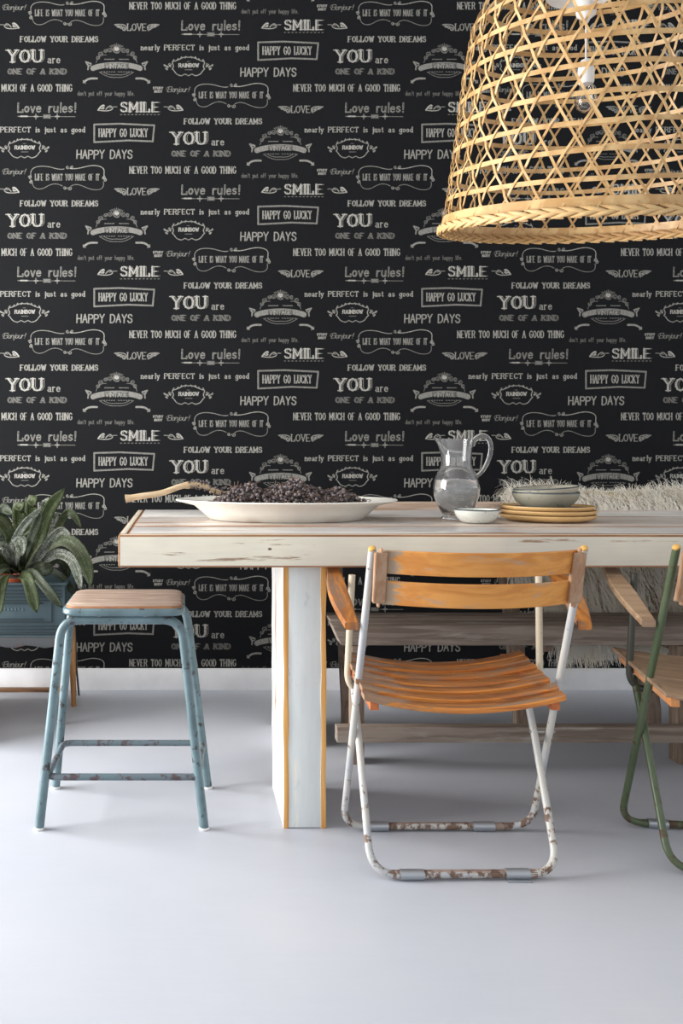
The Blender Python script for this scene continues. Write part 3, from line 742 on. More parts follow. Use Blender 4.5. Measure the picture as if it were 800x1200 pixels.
# ------------------------------------------------------------------ folding armchairs (built around the seat centre, then placed)
def make_chair(name, label, cx, cy, yaw, style):
    tube, bar, arm_t = (('white_tube', 'white_bar', 'cream_tube') if style == 'white' else ('green_tube', 'green_tube', 'dark_tube'))
    C = thing(name, label, 'chair', (0, 0, 0))
    O = Vector((.645, 2.13, 0))
    g_ = lambda x, y, z: Vector((x, y, z))-O
    rt = .0086
    Lm, Rm = .408, .889
    main = fillet([g_(Lm+.006, 1.92, .755), g_(Lm-.001, 2.235, .0125), g_(Rm, 2.235, .0125), g_(Rm-.008, 1.925, .755)], .062, 9)
    mf = sweep('back_frame', main, rt, tube, C, 14)
    near = fillet([g_(.424, 2.192, .402), g_(.424, 2.125, .288), g_(.424, 1.978, .0125), g_(.850, 1.984, .0125), g_(.851, 2.125, .288), g_(.851, 2.192, .402)], .062, 9)
    nf = sweep('leg_frame', near, rt, tube, C, 14)
    for e in (main[0], main[-1]):
        d0 = (main[0]-main[12]).normalized()
        v, f = sweepgeo([e, e+d0*.004, e+d0*.007], [rt*1.04, rt*1.02, rt*.55], 14); finish('tube_plug', v, f, 'plug', mf)
    # worn bottom bars read as bare rust; clips over them
    def sleeve(parent, x0, x1, y, plate=0):
        m_ = MB()
        v, f = sweepgeo([g_(x0, y, .0125), g_(x1, y, .0125)], rt*1.38, 14); m_.add(v, f)
        if plate:
            v, f, _ = boxgeo(x0-.645, x1-.645, y-2.13-.018, y-2.13+.004, 0.0, .004, .001); m_.add(v, f)
        m_.out('foot_clip', 'clip', parent, angle=35)
    for parent, y, xa, xb in ((mf, 2.235, .462, .835), (nf, 1.98, .472, .80)):
        v, f = sweepgeo([g_(xa, y, .0125), g_((xa+xb)/2, y+.002, .0125), g_(xb, y+(.004 if y < 2 else 0), .0125)], rt*1.08, 14)
        finish('worn_bar', v, f, bar, parent)
    sleeve(mf, .474, .522, 2.235); sleeve(mf, .738, .793, 2.235)
    sleeve(nf, .489, .543, 1.979); sleeve(nf, .729, .783, 1.983, 1)
    for x, px in ((Lm, .424), (Rm, .851)):
        v, f = sweepgeo([g_(x-.002 if x < .6 else x+.012, 2.124, .289), g_(px+.01 if x < .6 else px-.012, 2.126, .289)], .0045, 8)
        finish('pivot_bolt', v, f, 'screw', C)
    # arm support: a U passing under the seat
    sup = fillet([g_(.4175, 2.168, .664), g_(.4065, 2.18, .371), g_(.8875, 2.18, .371), g_(.8795, 2.168, .664)], .05, 8)
    sweep('arm_support', sup, rt*.97, arm_t, C, 14)
    # arms: rising forward, broad and slightly bowed
    for s in (-1, 1):
        pts = []; n = 12; mb = MB(); V = []; Fc = []
        for i in range(n+1):
            t = i/n; y = 1.992+t*.262; z = .572+.096*t+.006*math.sin(t*math.pi)
            xi = .3985 if s < 0 else .8985+.034*t
            wdt = .031+.016*math.sin(min(1, t*1.05)*math.pi)
            xo = xi+s*wdt
            th = .017
            for (x, zz) in ((xi, z-th/2+.002), (xi, z+th/2-.002), (xi+s*.003, z+th/2), (xo-s*.003, z+th/2), (xo, z+th/2-.003), (xo, z-th/2+.003), (xo-s*.003, z-th/2), (xi+s*.003, z-th/2)):
                V.append(g_(x, y, zz))
        for i in range(n):
            for k in range(8): 
                a = (i*8+k, i*8+(k+1) % 8, (i+1)*8+(k+1) % 8, (i+1)*8+k); Fc.append(a if s > 0 else a[::-1])
        Fc += [tuple(range(8))[::-1], tuple(n*8+k for k in range(8))]
        a_ = finish('armrest', V, Fc, 'arm_wood' if style == 'white' else 'ply', C, angle=30)
    # seat rails
    zt = lambda y: .4155+(y-1.955)*.095
    rail = 'rail_wood' if style == 'white' else 'pale_rail'
    for x0, x1 in ((.4175, .4375), (.823, .843)):
        xf = lambda q: Vector((q.x, q.y, q.z+zt(q.y+2.13)-.4155))
        v, f, _ = boxgeo(x0-.645, x1-.645, 1.958-2.13, 2.275-2.13, .3895, .4155-.002, .002, 5)
        if style != 'white': pass
        finish('seat_rail', [xf(q) for q in v], f, rail, C, angle=30)
    def curved(nm, xa, xb, ya, yb, th, mat, sag, jit=0, ny=1):
        nx = 20; V = []; Fc = []
        ys = [ya, ya+.003]+[ya+.003+(yb-ya-.006)*k/ny for k in range(1, ny)]+[yb-.003, yb] if ny > 1 else [ya, ya+.003, yb-.003, yb]
        lo = []
        def zz(x, y):
            u = (x-xa)/(xb-xa)*2-1; return zt(y)-sag*(1-u*u)+jit
        top = []; 
        for i in range(nx+1):
            x = xa+(xb-xa)*i/nx
            sec = [(ys[0], 0.002), (ys[0], th-.002)]+[(yy, th) for yy in ys[1:-1]]+[(ys[-1], th-.002), (ys[-1], .002)]+[(yy, 0) for yy in ys[1:-1][::-1]]
            for y, dz in sec: V.append(g_(x, y, zz(x, y)+dz))
        m_ = len(sec)
        for i in range(nx):
            for k in range(m_): Fc.append((i*m_+k, (i+1)*m_+k, (i+1)*m_+(k+1) % m_, i*m_+(k+1) % m_))
        Fc += [tuple(range(m_)), tuple(nx*m_+k for k in range(m_))[::-1]]
        fm = [1 if (k == 2 and i < nx*m_ and ny == 1 and isinstance(mat, list)) else 0 for i in range(1) for _q in range(nx) for k in range(m_)]+[0, 0]
        return finish(nm, V, Fc, mat, C, fmat=fm, angle=35)
    if style == 'white':
        for i in range(7):
            y0 = 1.950+i*.0468; e = .004*math.sin(i*2.3)
            curved('seat_slat', .403+e+.002*i, .853+e*.5+.0025*i, y0, y0+.034, .0125, ['chair_wood', 'seat_worn'], .030, .0016*((i*7) % 3-1))
    else:
        curved('seat', .403, .857, 1.945, 2.285, .009, 'ply', .022, 0, 8)
        for k in range(5):
            y = 1.99+k*.06; v, f = sweepgeo([g_(.4105, y, zt(y)+.007), g_(.4105, y+.012, zt(y)+.007+.0012), g_(.4105, y+.02, zt(y)+.0075)], .0022, 6)
            finish('staple', v, f, 'screw', C)
    # backrest: two battens and two bowed slats
    for xa, xb, lx in ((.414, .441, -.006), (.842, .870, -.012)):
        V, Fc, _ = boxgeo(0, 1, 0, 1, 0, 1, .0)
        bm = bmesh.new(); bmesh.ops.create_cube(bm, size=1)
        for v in bm.verts: v.co = Vector((v.co.x*(xb-xa), v.co.y*.016, v.co.z*.138))
        es = [e for e in bm.edges if abs((e.verts[0].co-e.verts[1].co).y) > .01]
        bmesh.ops.bevel(bm, geom=es, offset=.011, segments=4, affect='EDGES')
        bmesh.ops.bevel(bm, geom=[e for e in bm.edges if e.calc_face_angle(0) > 1.2], offset=.002, segments=1, affect='EDGES')
        xc = (xa+xb)/2
        vs = [g_(xc+q.co.x+lx*(-(q.co.z)/.138)*-1, 1.925-.018+q.co.y-.42*q.co.z, .694+q.co.z) for q in bm.verts]
        fs = [[q.index for q in p.verts] for p in bm.faces]; bm.free()
        finish('batten', vs, fs, 'batten_wood', C, angle=30)
    for z0, z1 in ((.7035, .757), (.6315, .687)):
        nx = 22; V = []; Fc = []
        for i in range(nx+1):
            u = i/nx*2-1; x = .4225+(u+1)/2*(.862-.4225); bow = .072*(1-u*u)
            for (yy, zz_) in ((-.004, z0+.002), (-.004, z1-.002), (-.002, z1), (.004, z1), (.006, z1-.002), (.006, z0+.002), (.004, z0), (-.002, z0)):
                ylean = -.42*(zz_-.694)
                V.append(g_(x, 1.925+.0+yy-bow+ylean, zz_))
        for i in range(nx):
            for k in range(8): Fc.append((i*8+k, i*8+(k+1) % 8, (i+1)*8+(k+1) % 8, (i+1)*8+k))
        Fc += [tuple(range(8))[::-1], tuple(nx*8+k for k in range(8))]
        finish('back_slat', V, Fc, 'back_wood', C, angle=30)
    C.location = (cx, cy, 0); C.rotation_euler = (0, 0, yaw)
    return C
make_chair('folding_armchair', 'folding armchair with chipped white tubes, orange slatted seat and two bowed back slats', .645, 2.13, 0, 'white')
make_chair('folding_armchair', 'folding armchair with dark green tubes and a one-piece plywood seat, cut by the right edge', 1.352, 2.128, math.radians(-7), 'green')

# ------------------------------------------------------------------ things on the table
ZTT = ZT+.0012
def shell(prof_out, prof_in):  # outside going up, inside coming down
    return prof_out+prof_in
PL = thing('platter', 'large oval white ceramic platter heaped with dark dried berries', 'platter', (.316, 2.70, ZTT))
pc = (.316, 2.70, ZTT)
v, f = lathegeo([(0, 0), (.225, 0), (.235, .002), (.262, .026), (.285, .045), (.335, .057), (.341, .060), (.339, .063), (.285, .051), (.258, .032), (.225, .008), (0, .006)], 72, pc, 1, .66)
finish('dish', v, f, 'white_ceramic', PL, angle=60)
# dried berry branch
BR = thing('berry_branch', 'dried branch of dark berries lying in the oval platter, its pale stem sticking out left', 'branch', (.30, 2.70, ZTT+.03))
stem = cubic([P(147, 584.5, 2.62), P(165, 581.5, 2.62), P(190, 577.5, 2.63), P(210, 570.5, 2.64), P(222, 568.5, 2.65), P(240, 570, 2.66), P(258, 577, 2.68), P(300, 575, 2.70)], 40)
rs = [.0095+.0028*math.exp(-((i-22)/1.6)**2)+.0035*math.exp(-(i/1.2)**2)-.00005*i-(0.004 if i > 34 else 0) for i in range(41)]
sweep('stem', stem, rs, 'stem', BR, 12)
mb = MB(); tw = MB(); rr = random.Random(11)
ico = bmesh.new(); bmesh.ops.create_icosphere(ico, subdivisions=1, radius=1)
iv = [v.co.copy() for v in ico.verts]; iface = [[q.index for q in p.verts] for p in ico.faces]; ico.free()
def heap(u):  # top height of the heap along its length
    return max(0, 1-abs(u)**3.0)
cnt = 0
while cnt < 2300:
    u = rr.uniform(-1, 1); w_ = rr.uniform(-1, 1); 
    if u*u*.9+w_*w_ > 1: continue
    x = .316+.012+u*.235; y = 2.70+w_*.125
    top = .058+.060*heap(u)*(1-w_*w_)**.5*(.85+.25*math.sin(u*9+1)+.12*math.sin(u*23))
    if u > .45: top -= .014*(u-.45)/.5
    z = ZTT+.012+ (top-.012)*rr.random()**.45
    if z < ZTT+.012+.05*max(0, abs(u)-.8)*3: z += .02
    rad = rr.uniform(.0038, .0068)
    mb.add([Vector((x, y, z))+Vector((q.x*rad, q.y*rad, q.z*rad*rr.uniform(.9, 1.0))) for q in iv], iface); cnt += 1
    if cnt % 4 == 0:
        dd = Vector((rr.uniform(-1, 1), rr.uniform(-.6, .6), rr.uniform(-.5, .5))).normalized()*rr.uniform(.012, .026)
        v, f = sweepgeo([Vector((x, y, z))-dd, Vector((x, y, z))+Vector((0, 0, .003)), Vector((x, y, z))+dd*.7], [.0014, .0011, .0008], 4); tw.add(v, f)
# loose sprigs at the left where the stem enters
for k in range(120):
    t = rr.random(); p = stem[int(24+t*12)]+Vector((rr.uniform(-.014, .014), rr.uniform(-.02, .02), rr.uniform(-.010, .016)))
    rad = rr.uniform(.0025, .0045); mb.add([p+q*rad for q in iv], iface)
bo = mb.out('berries', 'berry', BR, angle=None); bo['kind'] = 'stuff'
to = tw.out('twigs', 'twig', BR, angle=None); to['kind'] = 'stuff'

# glass pitcher
pcx, pcy = (534.5-VX)*2.70/F, 2.70
PI_ = thing('pitcher', 'clear glass pitcher of water with a big loop handle', 'pitcher', (pcx, pcy, ZTT))
k = 2.70/F
out = [(0, 0), (16.5, 0), (17.5, 1), (16, 3), (15.2, 5), (17.5, 9), (22, 17), (25.6, 27), (26.4, 36), (25, 46), (21.5, 55), (18.2, 61), (17.2, 65), (17.4, 75), (18.6, 86), (20.0, 94)]
inn = [(19.0, 94.2), (17.4, 86), (16.2, 75), (16.0, 65), (17.0, 61), (20.2, 55), (23.8, 46), (25.1, 36), (24.3, 27), (20.6, 17), (15.8, 10), (8, 7), (0, 6.5)]
def spout(v):
    res = []
    for q in v:
        h = (q.z-ZTT)/k; dx = q.x-pcx; ang = math.atan2(q.y-pcy, -dx)
        if h > 78:
            s = (h-78)/16; g2 = math.exp(-(ang/.45)**2)*s**1.5
            q = Vector((q.x-g2*7*k, q.y, q.z+g2*2*k))
        res.append(q)
    return res
v, f = lathegeo([(a*k, b*k) for a, b in out+inn], 48, (pcx, pcy, ZTT)); 
finish('body', spout(v), f, 'glass', PI_, angle=70)
v, f = lathegeo([(a*k, b*k) for a, b in [(0, 6.7), (8, 7.2), (15.6, 10.2), (20.4, 17.2), (24.1, 27), (24.9, 36), (23.9, 44), (23.3, 46.3), (22.6, 46), (0, 46)]], 40, (pcx, pcy, ZTT))
finish('water', v, f, 'water', PI_, angle=60)
hp = [Vector((pcx+a*k, pcy, ZTT+b*k)) for a, b in [(18.2, 86), (22, 94), (30, 98), (37, 95), (40.5, 86), (39, 74), (34, 62), (28, 54), (23.5, 50.6)]]
hc = cubic(hp, 30); sweep('handle', hc, [.0085-.002*(i/30) for i in range(31)], 'glass', PI_, 12, .7)

def bowl(name, label, c, R, hgt, mats, foot=.45, wob=.012, sd=1, tilt=(0, 0), group=None, th=.004):
    o = thing(name, label, 'bowl', c, group)
    pts = [(0, 0), (R*foot, 0), (R*(foot+.04), .001)]
    for t in (.125, .25, .375, .5, .625, .75, .875, .955, 1.0):
        pts.append((R*(foot+.04+(1-foot-.04)*math.sin(t*math.pi/2)**.9), hgt*(t**1.25)))
    inn = [(a-th, b+ (th if i < 3 else 0)) for i, (a, b) in enumerate(pts)][::-1]
    v, f = lathegeo(pts+[(R-th*.5, hgt+.0015)]+[(max(a, 0), max(b, th)) for a, b in inn[:-1]]+[(0, th)], 56, (0, 0, 0), 1, 1, wob, sd)
    R_ = Matrix.Rotation(tilt[0], 3, 'X') @ Matrix.Rotation(tilt[1], 3, 'Y')
    nrow = 56; npo = len(pts)
    fm = [1 if (i//nrow) in (npo-2, npo-1, npo) and len(mats) > 1 else (2 if len(mats) > 2 and (i//nrow) > npo else 0) for i in range(len(f))]
    finish('bowl_body', [R_ @ q + Vector(c) for q in v], f, mats, o, fmat=fm, angle=60)
    return o
bowl('small_bowl', 'small white speckled bowl with a dark rim in front of the glass pitcher', ((558.3-VX)*2.56/F, 2.56, ZTT), .0635, .040, ['speckle_white', 'bowl_rim', 'speckle_white'], .5, .006, 3)
# plates
pcx2, pcy2 = (641.5-VX)*2.655/F, 2.655
def plate(label, z, R, sd, dx=0, last=False):
    o = thing('plate', label, 'plate', (pcx2+dx, pcy2, z))
    p = [(0, 0), (R*.72, 0), (R*.80, .002), (R*.94, .0085), (R, .0165), (R*.995, .0195), (R*.975, .020), (R*.93, .0125), (R*.8, .007), (0, .006)]
    v, f = lathegeo(p, 64, (pcx2+dx, pcy2, z), 1, 1, .006, sd)
    fm = [1 if (i//64) >= 7 else 0 for i in range(len(f))]
    finish('plate_body', v, f, ['plate_tan', 'plate_in'], o, fmat=fm, angle=60)
plate('tan stoneware plate at the bottom of the stack of three', ZTT, .139, 1, -.001)
plate('tan stoneware plate in the middle of the stack of three', ZTT+.0135, .1385, 2, .002)
plate('tan stoneware plate with grey inside, topmost of the stack of three, under the bowls', ZTT+.0265, .134, 5, -.001)
zb = ZTT+.0265+.0075
bowl('stoneware_bowl', 'grey stoneware bowl, lower of the two stacked on the plates', (pcx2-.006, pcy2, zb), .0955, .052, ['bowl_grey', 'bowl_rim', 'bowl_light'], .42, .008, 4)
bowl('stoneware_bowl', 'light grey stoneware bowl tilted inside the one below, top of the stack', (pcx2-.003, pcy2, zb+.0225), .0945, .044, ['bowl_light', 'bowl_rim', 'bowl_light'], .42, .012, 6, (0, math.radians(-4.0)))

# ------------------------------------------------------------------ blue tin crate with a potted plant
CR = thing('planter_box', 'low blue embossed tin box on short wooden legs, standing by the wall at left', 'planter', (-.55, 3.24, 0))
x1c = (76-VX)*3.08/F; x0c = -1.45
zt_, zb_ = H-(684-VY)*3.08/F, H-(745-VY)*3.08/F
crm = MB()
for (a, b, c, d) in ((x0c, x1c, 3.08, 3.088), (x0c, x1c, 3.372, 3.38), (x0c, x0c+.008, 3.088, 3.372), (x1c-.008, x1c, 3.088, 3.372)):
    v, f, _ = boxgeo(a, b, c, d, zb_, zt_, .002); crm.add(v, f)
v, f, _ = boxgeo(x0c, x1c, 3.08, 3.38, zb_-.004, zb_+.004, .0); crm.add(v, f)
cb = crm.out('box_wall', 'crate', CR, angle=30)
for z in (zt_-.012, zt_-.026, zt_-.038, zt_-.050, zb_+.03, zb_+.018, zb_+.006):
    box('embossed_line', x0c+.005, x1c-.012, 3.0742, 3.081, z, z+.0045, 'crate_groove_shade', cb, .0015)  # dark tone paints the shade of the pressed grooves
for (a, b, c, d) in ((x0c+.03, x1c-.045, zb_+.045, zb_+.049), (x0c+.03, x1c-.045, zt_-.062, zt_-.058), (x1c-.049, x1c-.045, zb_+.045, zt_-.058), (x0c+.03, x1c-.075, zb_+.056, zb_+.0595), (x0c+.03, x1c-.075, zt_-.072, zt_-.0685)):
    box('embossed_line', a, b, 3.0742, 3.081, c, d, 'crate_groove_shade', cb, .001)
for k in range(7):
    box('embossed_mark', -.645+k*.0125, -.637+k*.0125, 3.078, 3.081, (zb_+zt_)/2-.005+(k % 2)*.002, (zb_+zt_)/2+.006, 'crate', cb, .001)
box('lid_rim', x0c-.004, x1c+.006, 3.074, 3.082, zt_-.006, zt_+.004, 'crate', cb, .002)
box('lid_rim', x1c-.003, x1c+.008, 3.082, 3.385, zt_-.006, zt_+.004, 'crate', cb, .002)
def jag(q): return Vector((q.x, q.y, q.z-(.003*math.sin(q.x*60)+.003*math.sin(q.x*137) if q.z < zb_-.03 else 0)))
box('base_rail', x0c, x1c-.002, 3.083, 3.377, zb_-.040, zb_-.0042, 'crate_base', CR, .002, 30, 0, xf=jag)
for (px, y) in ((74, 3.115), (86.5, 3.335)):
    x = (px-VX)*y/F
    v, f = sweepgeo([(x, y, 0), (x-.004, y, .14), (x-.008, y, zb_-.02)], [.010, .012, .014], 10); finish('leg', v, f, 'crate_leg', CR)
sweep('wire_leg', [((92.5-VX)*3.47/F, 3.47, .004), ((90-VX)*3.44/F, 3.43, .12), (x1c, 3.36, zb_-.03)], .0042, 'dark_tube', CR, 8)
sweep('wire_leg', [((90-VX)*3.47/F, 3.45, .006), ((88.5-VX)*3.44/F, 3.41, .12), (x1c-.01, 3.35, zb_-.03)], .003, 'clip', CR, 8)
box('added_shade_panel', -.752, -.735, 2.85, 3.42, 0, zb_-.041, 'crate_leg', CR, .002)  # unseen panel added left of view to shade the floor under the box
for y in (3.115, 3.335):
    v, f = sweepgeo([(-1.4, y, 0), (-1.4, y, zb_-.02)], [.010, .014], 10); finish('leg', v, f, 'crate_leg', CR)
fb = box('floor_batten', -1.2, (58-VX)*3.53/F, 3.525, 3.553, 0, .014, 'floor_batten', bev=.002)
tag(fb, 'thin brown wooden strip lying on the floor along the baseboard at far left', 'batten')

PT = thing('potted_plant', 'bromeliad with arching silver-banded leaves in a terracotta pot inside the blue box', 'plant', (-.66, 3.23, zb_+.005))
pxc, pyc = (14-VX)*3.22/F, 3.22
zp = zb_+.0055
v, f = lathegeo([(0, 0), (.062, 0), (.083, .150), (.090, .152), (.092, .178), (.084, .180), (.080, .155), (0, .153)], 36, (pxc, pyc, zp))
zrim = zp+.18
# raise so that its rim just clears the box
dz = (H-(678-VY)*3.14/F)-zrim
v = [q+Vector((0, 0, dz if q.z > zp+.05 else 0)) for q in v]
finish('pot', v, f, 'terracotta', PT)
v, f = lathegeo([(0, .012), (.04, .010), (.083, .0)], 24, (pxc, pyc, zrim+dz-.012)); finish('soil', v, f, 'soil', PT)
def leaf(pts, w_, mat, twist=0.0, droop=.15, face=None):
    c = cubic(pts, 16); V = []; Fc = []; uv = []
    L = len(c)
    for i, p in enumerate(c):
        t = i/(L-1)
        T_ = (c[min(i+1, L-1)]-c[max(i-1, 0)]).normalized()
        fv = Vector(face) if face else Vector((0, -1, .35))
        side = T_.cross(fv).normalized()
        up = side.cross(T_).normalized()
        side = Matrix.Rotation(twist*t, 3, T_) @ side; up = Matrix.Rotation(twist*t, 3, T_) @ up
        ww = w_*(min(1, .62+1.1*t) if t < .45 else 1)*(1-max(0, (t-.72)/.28)**2.2)*.5+.0006
        for kx in (-1, -.5, 0, .5, 1):
            V.append(p+side*ww*kx+up*(ww*.38*kx*kx*(1 if True else 0))); uv.append((kx*.5+.5, t*2))
    for i in range(L-1):
        for k_ in range(4): Fc.append((i*5+k_, i*5+k_+1, (i+1)*5+k_+1, (i+1)*5+k_))
    o = finish('leaf', V, Fc, mat, PT, uv=uv, angle=None)
    s = o.modifiers.new('thickness', 'SOLIDIFY'); s.thickness = .0022; s.offset = 0
    return o
B0 = lambda px=22, py=671, D=3.21: P(px, py, D)
LV = [
 ([B0(28), P(46, 630, 3.22), P(57, 598, 3.2), P(76, 572, 3.16)], .052, 'leaf_green', .5),
 ([B0(30), P(47, 650, 3.24), P(54, 620, 3.26), P(56, 593, 3.24), P(58, 588, 3.2)], .060, 'leaf_silver', 0),
 ([B0(24), P(33, 640, 3.27), P(37, 606, 3.30), P(38, 587, 3.26), P(39, 594, 3.2)], .056, 'leaf_green', 0),
 ([B0(20), P(21, 640, 3.24), P(23, 612, 3.24), P(23, 594, 3.2), P(24, 599, 3.16)], .056, 'leaf_green', 0),
 ([B0(16), P(14, 645, 3.1), P(27, 617, 3.05), P(52, 592, 3.02)], .030, 'leaf_silver', .6),
 ([B0(32), P(52, 643, 3.2), P(74, 632, 3.18), P(93, 644, 3.12), P(104, 668, 3.08), P(106, 688, 3.06)], .056, 'leaf_green', .5),
 ([B0(30), P(47, 660, 3.14), P(66, 649, 3.1), P(83, 655, 3.06), P(92, 674, 3.04), P(95, 692, 3.03)], .040, 'leaf_silver', .4),
 ([B0(26, 672, 3.16), P(38, 671, 3.05), P(50, 684, 3.0), P(63, 700, 2.98), P(73, 712, 2.98)], .034, 'leaf_dark', .2),
 ([B0(24, 674, 3.14), P(32, 678, 3.03), P(38, 697, 3.0), P(43, 718, 2.99)], .046, 'leaf_green', 0),
 ([B0(34), P(60, 640, 3.3), P(76, 604, 3.32), P(86, 603, 3.3), P(96, 620, 3.28)], .030, 'leaf_green', .3),
 ([B0(30), P(48, 662, 3.28), P(66, 655, 3.3), P(76, 662, 3.3), P(80, 690, 3.3)], .040, 'leaf_dark', .2),
 ([B0(26), P(44, 666, 3.12), P(52, 668, 3.08), P(62, 662, 3.1)], .05, 'leaf_dark', .2),
 ([B0(14), P(10, 645, 3.2), P(6, 615, 3.2), P(-6, 600, 3.16)], .055, 'leaf_dark', 0),
 ([B0(12), P(6, 650, 3.14), P(-6, 632, 3.1), P(-24, 628, 3.05)], .05, 'leaf_silver', 0),
 ([B0(18), P(10, 650, 3.12), P(14, 632, 3.08), P(2, 612, 3.05), P(-12, 608, 3.04)], .044, 'leaf_green', .3),
 ([B0(10), P(2, 660, 3.1), P(-14, 658, 3.04), P(-30, 672, 3.0)], .05, 'leaf_green', 0),
 ([B0(10, 674, 3.14), P(4, 682, 3.03), P(0, 700, 3.0), P(-2, 722, 3.0)], .040, 'leaf_green', 0),
 ([B0(18), P(18, 650, 3.1), P(24, 634, 3.06), P(26, 652, 3.03)], .052, 'leaf_silver', 0),
 ([B0(22), P(30, 650, 3.12), P(36, 628, 3.1), P(39, 640, 3.06)], .052, 'leaf_green', 0),
 ([B0(14), P(6, 655, 3.3), P(2, 600, 3.34), P(16, 603, 3.3)], .05, 'leaf_dark', 0),
]
LV += [
 ([B0(30), P(44, 655, 3.12), P(58, 634, 3.1), P(72, 622, 3.08), P(84, 628, 3.06)], .034, 'leaf_silver', .5),
 ([B0(26), P(30, 648, 3.08), P(40, 622, 3.04), P(46, 606, 3.04), P(48, 600, 3.02)], .030, 'leaf_dark', .4),
 ([B0(24), P(40, 652, 3.3), P(62, 612, 3.32), P(68, 600, 3.3)], .036, 'leaf_silver', .2),
 ([B0(20), P(8, 665, 3.06), P(-6, 676, 3.0), P(-12, 700, 2.98)], .036, 'leaf_dark', .2),
 ([B0(18), P(12, 655, 3.1), P(4, 640, 3.06), P(-4, 645, 3.04)], .036, 'leaf_silver', .2),
 ([B0(32), P(56, 668, 3.2), P(72, 676, 3.16), P(84, 690, 3.14), P(86, 700, 3.14)], .026, 'leaf_dark', .2),
]
for pts, w_, mt, tw_ in LV: leaf(pts, w_*.88, mt, tw_)

# ------------------------------------------------------------------ woven cane pendant lamp
DL = 2.40
rimc = Vector(((687-VX)*DL/F, DL, H+(VY-269)*DL/F))
LP = thing('pendant_lamp', 'big bell-shaped pendant lamp of open hexagonal cane weave over the table', 'lamp', tuple(rimc))
TILT = math.radians(8.6)
R0 = 164*DL/F
def rad(h):   # shade radius by height above the rim
    pts = [(0, R0), (.03, R0*.985), (.12, R0*.955), (.28, R0*.915), (.42, R0*.885), (.54, R0*.84), (.62, R0*.74), (.68, R0*.56), (.72, R0*.30), (.735, R0*.12)]
    for (a, b), (c, d) in zip(pts, pts[1:]):
        if h <= c: return b+(d-b)*(h-a)/(c-a)
    return pts[-1][1]
def ringgeo(h, wdt, th, dr=0, n=96, wob=0.0, sd=0):
    V = []; Fc = []; q = random.Random(sd); ph = q.uniform(0, 6)
    for k_ in range(n):
        a = 2*math.pi*k_/n; hh = h+wob*math.sin(3*a+ph)+wob*.5*math.sin(7*a+ph)
        for (e, s) in ((-.5, 0), (.5, 0), (.5, 1), (-.5, 1)):
            z = hh+e*wdt; R_ = rad(max(z, 0))+dr+s*th
            V.append((R_*math.cos(a), R_*math.sin(a), z))
    for k_ in range(n):
        b = ((k_+1) % n)*4; a = k_*4
        for j in range(4): Fc.append((a+j, b+j, b+(j+1) % 4, a+(j+1) % 4))
    return V, Fc
def child(name, V, Fc, mat, parent, angle=40):
    me = bpy.data.meshes.new(name); me.from_pydata([tuple(p) for p in V], [], Fc); me.materials.append(M[mat])
    me.polygons.foreach_set('use_smooth', [True]*len(me.polygons)); me.set_sharp_from_angle(angle=math.radians(angle)); me.update()
    o = bpy.data.objects.new(name, me); COL.objects.link(o); o.parent = parent; return o
V, Fc = ringgeo(.030, .024, .003, .001, 96, .0, 1)
shade = child('shade', V, Fc, 'cane', LP); shade.rotation_euler = (TILT, 0, 0)
HS = [.084+.0655*i for i in range(8)]+[.60, .64, .68, .712]
for i, h in enumerate(HS):
    V, Fc = ringgeo(h, .0118 if i < 9 else .009, .0022, 0, 96, .0016, i)
    child('hoop', V, Fc, 'cane', shade)
V, Fc = ringgeo(.010, .014, .004, -.006, 96, 0, 3); child('rim_band', V, Fc, 'cane_dark', shade)
N = 30; step = 2*math.pi/N
def strand(sgn, wdt=.0062, th=.0016, dr=.003, var=0):
    V = []; Fc = []; hs = [i/60*.715+.012 for i in range(61)]; q = random.Random(var); ph = q.uniform(0, 6)
    for h in hs:
        k_ = (h-HS[0])/.0655
        a = sgn*(k_*step/2+step/4)+q.uniform(-.002, .002)+.006*math.sin(h*9+ph)
        R_ = rad(h); aw = wdt/R_/2*1.1
        d_ = dr*math.cos(k_*math.pi*2+ (0 if sgn > 0 else math.pi))
        for s_, o_ in ((-1, 0), (1, 0), (1, th), (-1, th)):
            aa = a+s_*aw; rr_ = R_+d_+o_+.001
            V.append((rr_*math.cos(aa), rr_*math.sin(aa), h))
    for i in range(60):
        for j in range(4): Fc.append((i*4+j, (i+1)*4+j, (i+1)*4+(j+1) % 4, i*4+(j+1) % 4))
    Fc += [(0, 1, 2, 3), (243, 242, 241, 240)]
    return V, Fc
for sgn in (1, -1):
    protos = []
    for var in range(4):
        V, Fc = strand(sgn, var=var+10*sgn)
        protos.append(child('cane_strip', V, Fc, 'cane', shade))
    for i in range(N):
        o = protos[i] if i < 4 else protos[i % 4].copy()
        if i >= 4: COL.objects.link(o); o.parent = shade
        o.rotation_euler = (0, 0, i*step+rnd.uniform(-.008, .008))
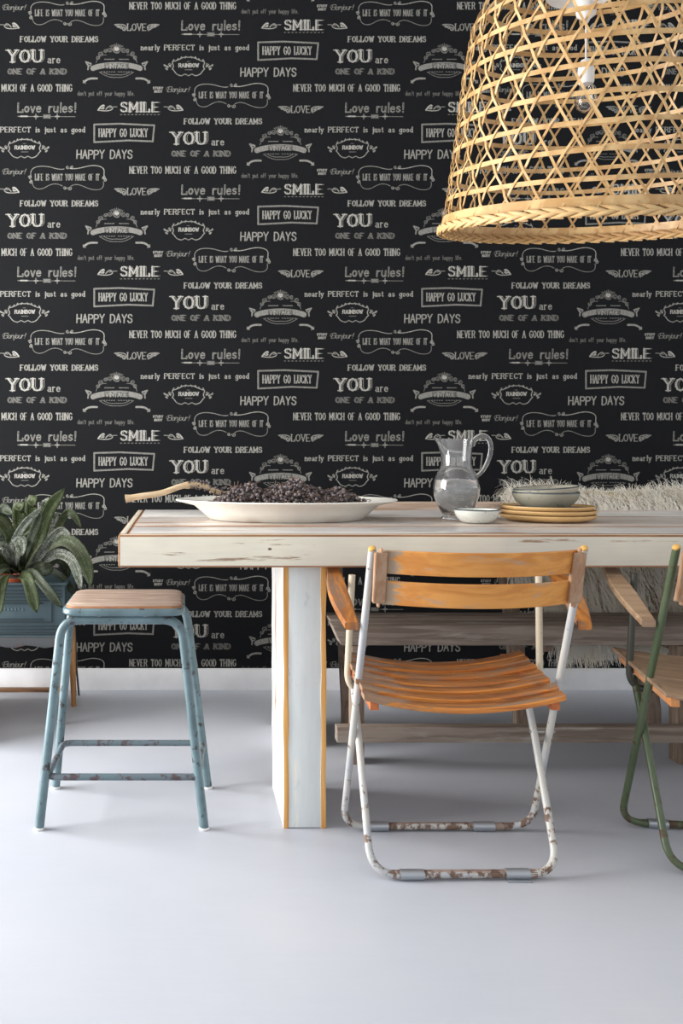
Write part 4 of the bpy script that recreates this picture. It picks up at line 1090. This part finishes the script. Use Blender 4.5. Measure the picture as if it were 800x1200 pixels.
# plaited edge: slanting strands in two rows
def plait(sl, z, long=.066, wdt=.0105, th=.0055):
    V = []; Fc = []; n = 8
    for i in range(n+1):
        t = i/n; u = (t-.5)*long; ww = wdt*(.25+.75*math.sin(math.pi*min(max(t, .03), .97))**.6)/2
        a = u/R0; zz_ = z+u*sl; bulge = .004+.005*math.sin(math.pi*t)
        for j, (e, s) in enumerate(((-1, 0), (-.5, 1), (.5, 1), (1, 0), (0, -.6))):
            R_ = R0+bulge+s*th*.5
            V.append((R_*math.cos(a), R_*math.sin(a), zz_+e*ww))
    for i in range(n):
        for j in range(5): Fc.append((i*5+j, (i+1)*5+j, (i+1)*5+(j+1) % 5, i*5+(j+1) % 5))
    Fc += [tuple(range(5))[::-1], tuple(n*5+j for j in range(5))]
    return V, Fc
for z, sl, n_, ph in ((.011, -.22, 58, 0), (.002, .22, 58, .5)):
    V, Fc = plait(sl, z); pr = child('plait_strand', V, Fc, 'cane', shade, 60)
    for i in range(n_):
        o = pr if i == 0 else pr.copy()
        if i: COL.objects.link(o); o.parent = shade
        o.rotation_euler = (0, 0, (i+ph)*2*math.pi/n_+rnd.uniform(-.01, .01))
    V, Fc = plait(-sl, z); V = [((math.hypot(x, y)-2*(math.hypot(x, y)-R0)-.004)*math.cos(math.atan2(y, x)), (math.hypot(x, y)-2*(math.hypot(x, y)-R0)-.004)*math.sin(math.atan2(y, x)), zz_) for x, y, zz_ in V]
    Fc = [q[::-1] for q in Fc]; pr = child('plait_strand', V, Fc, 'cane_dark', shade, 60)
    for i in range(n_):
        o = pr if i == 0 else pr.copy()
        if i: COL.objects.link(o); o.parent = shade
        o.rotation_euler = (0, 0, (i+ph)*2*math.pi/n_+rnd.uniform(-.01, .01))
# fitting: cup, cord, socket, bulb
lx = (686.5-VX)*DL/F; Zp = lambda py: H+(VY-py)*DL/F
def lat(name, prof, mat, parent, n=28, x=lx): 
    v, f = lathegeo([(a*DL/F, b) for a, b in prof], n, (x, DL, 0)); return finish(name, v, f, mat, parent, angle=45)
lat('cord_cup', [(0, Zp(27)), (2.5, Zp(27)), (5, Zp(22)), (10.5, Zp(18)), (11.5, Zp(12)), (11.5, Zp(-12)), (9, Zp(-16)), (2, Zp(-20)), (0, Zp(-20))], 'lamp_white', LP)
sweep('cord', [(lx, DL, Zp(75)), (lx+.001, DL, Zp(0)), (lx, DL, ZC)], .0032, 'cord', LP, 8)
sk = lat('socket', [(0, Zp(99)), (7.5, Zp(99)), (8.8, Zp(96)), (9.2, Zp(84)), (8.4, Zp(76)), (6, Zp(71)), (2.2, Zp(69)), (0, Zp(69))], 'lamp_white', LP)
lat('bulb', [(0, Zp(131.5)), (5, Zp(130.5)), (10, Zp(126.5)), (12.6, Zp(119)), (12, Zp(112)), (8.8, Zp(105)), (6.8, Zp(100)), (6.6, Zp(97)), (6.0, Zp(97)), (6.2, Zp(100)), (8.2, Zp(105.5)), (11.3, Zp(112.5)), (11.9, Zp(119)), (9.4, Zp(126)), (4.8, Zp(129.6)), (0, Zp(130.6))], 'bulb_glass', sk)
# ceiling rose and the ring that carries the shade
lat('top_ring', [(12, Zp(-22)), (44, Zp(-15)), (45, Zp(-13)), (44, Zp(-11)), (12, Zp(-19))], 'lamp_white', LP, 36)
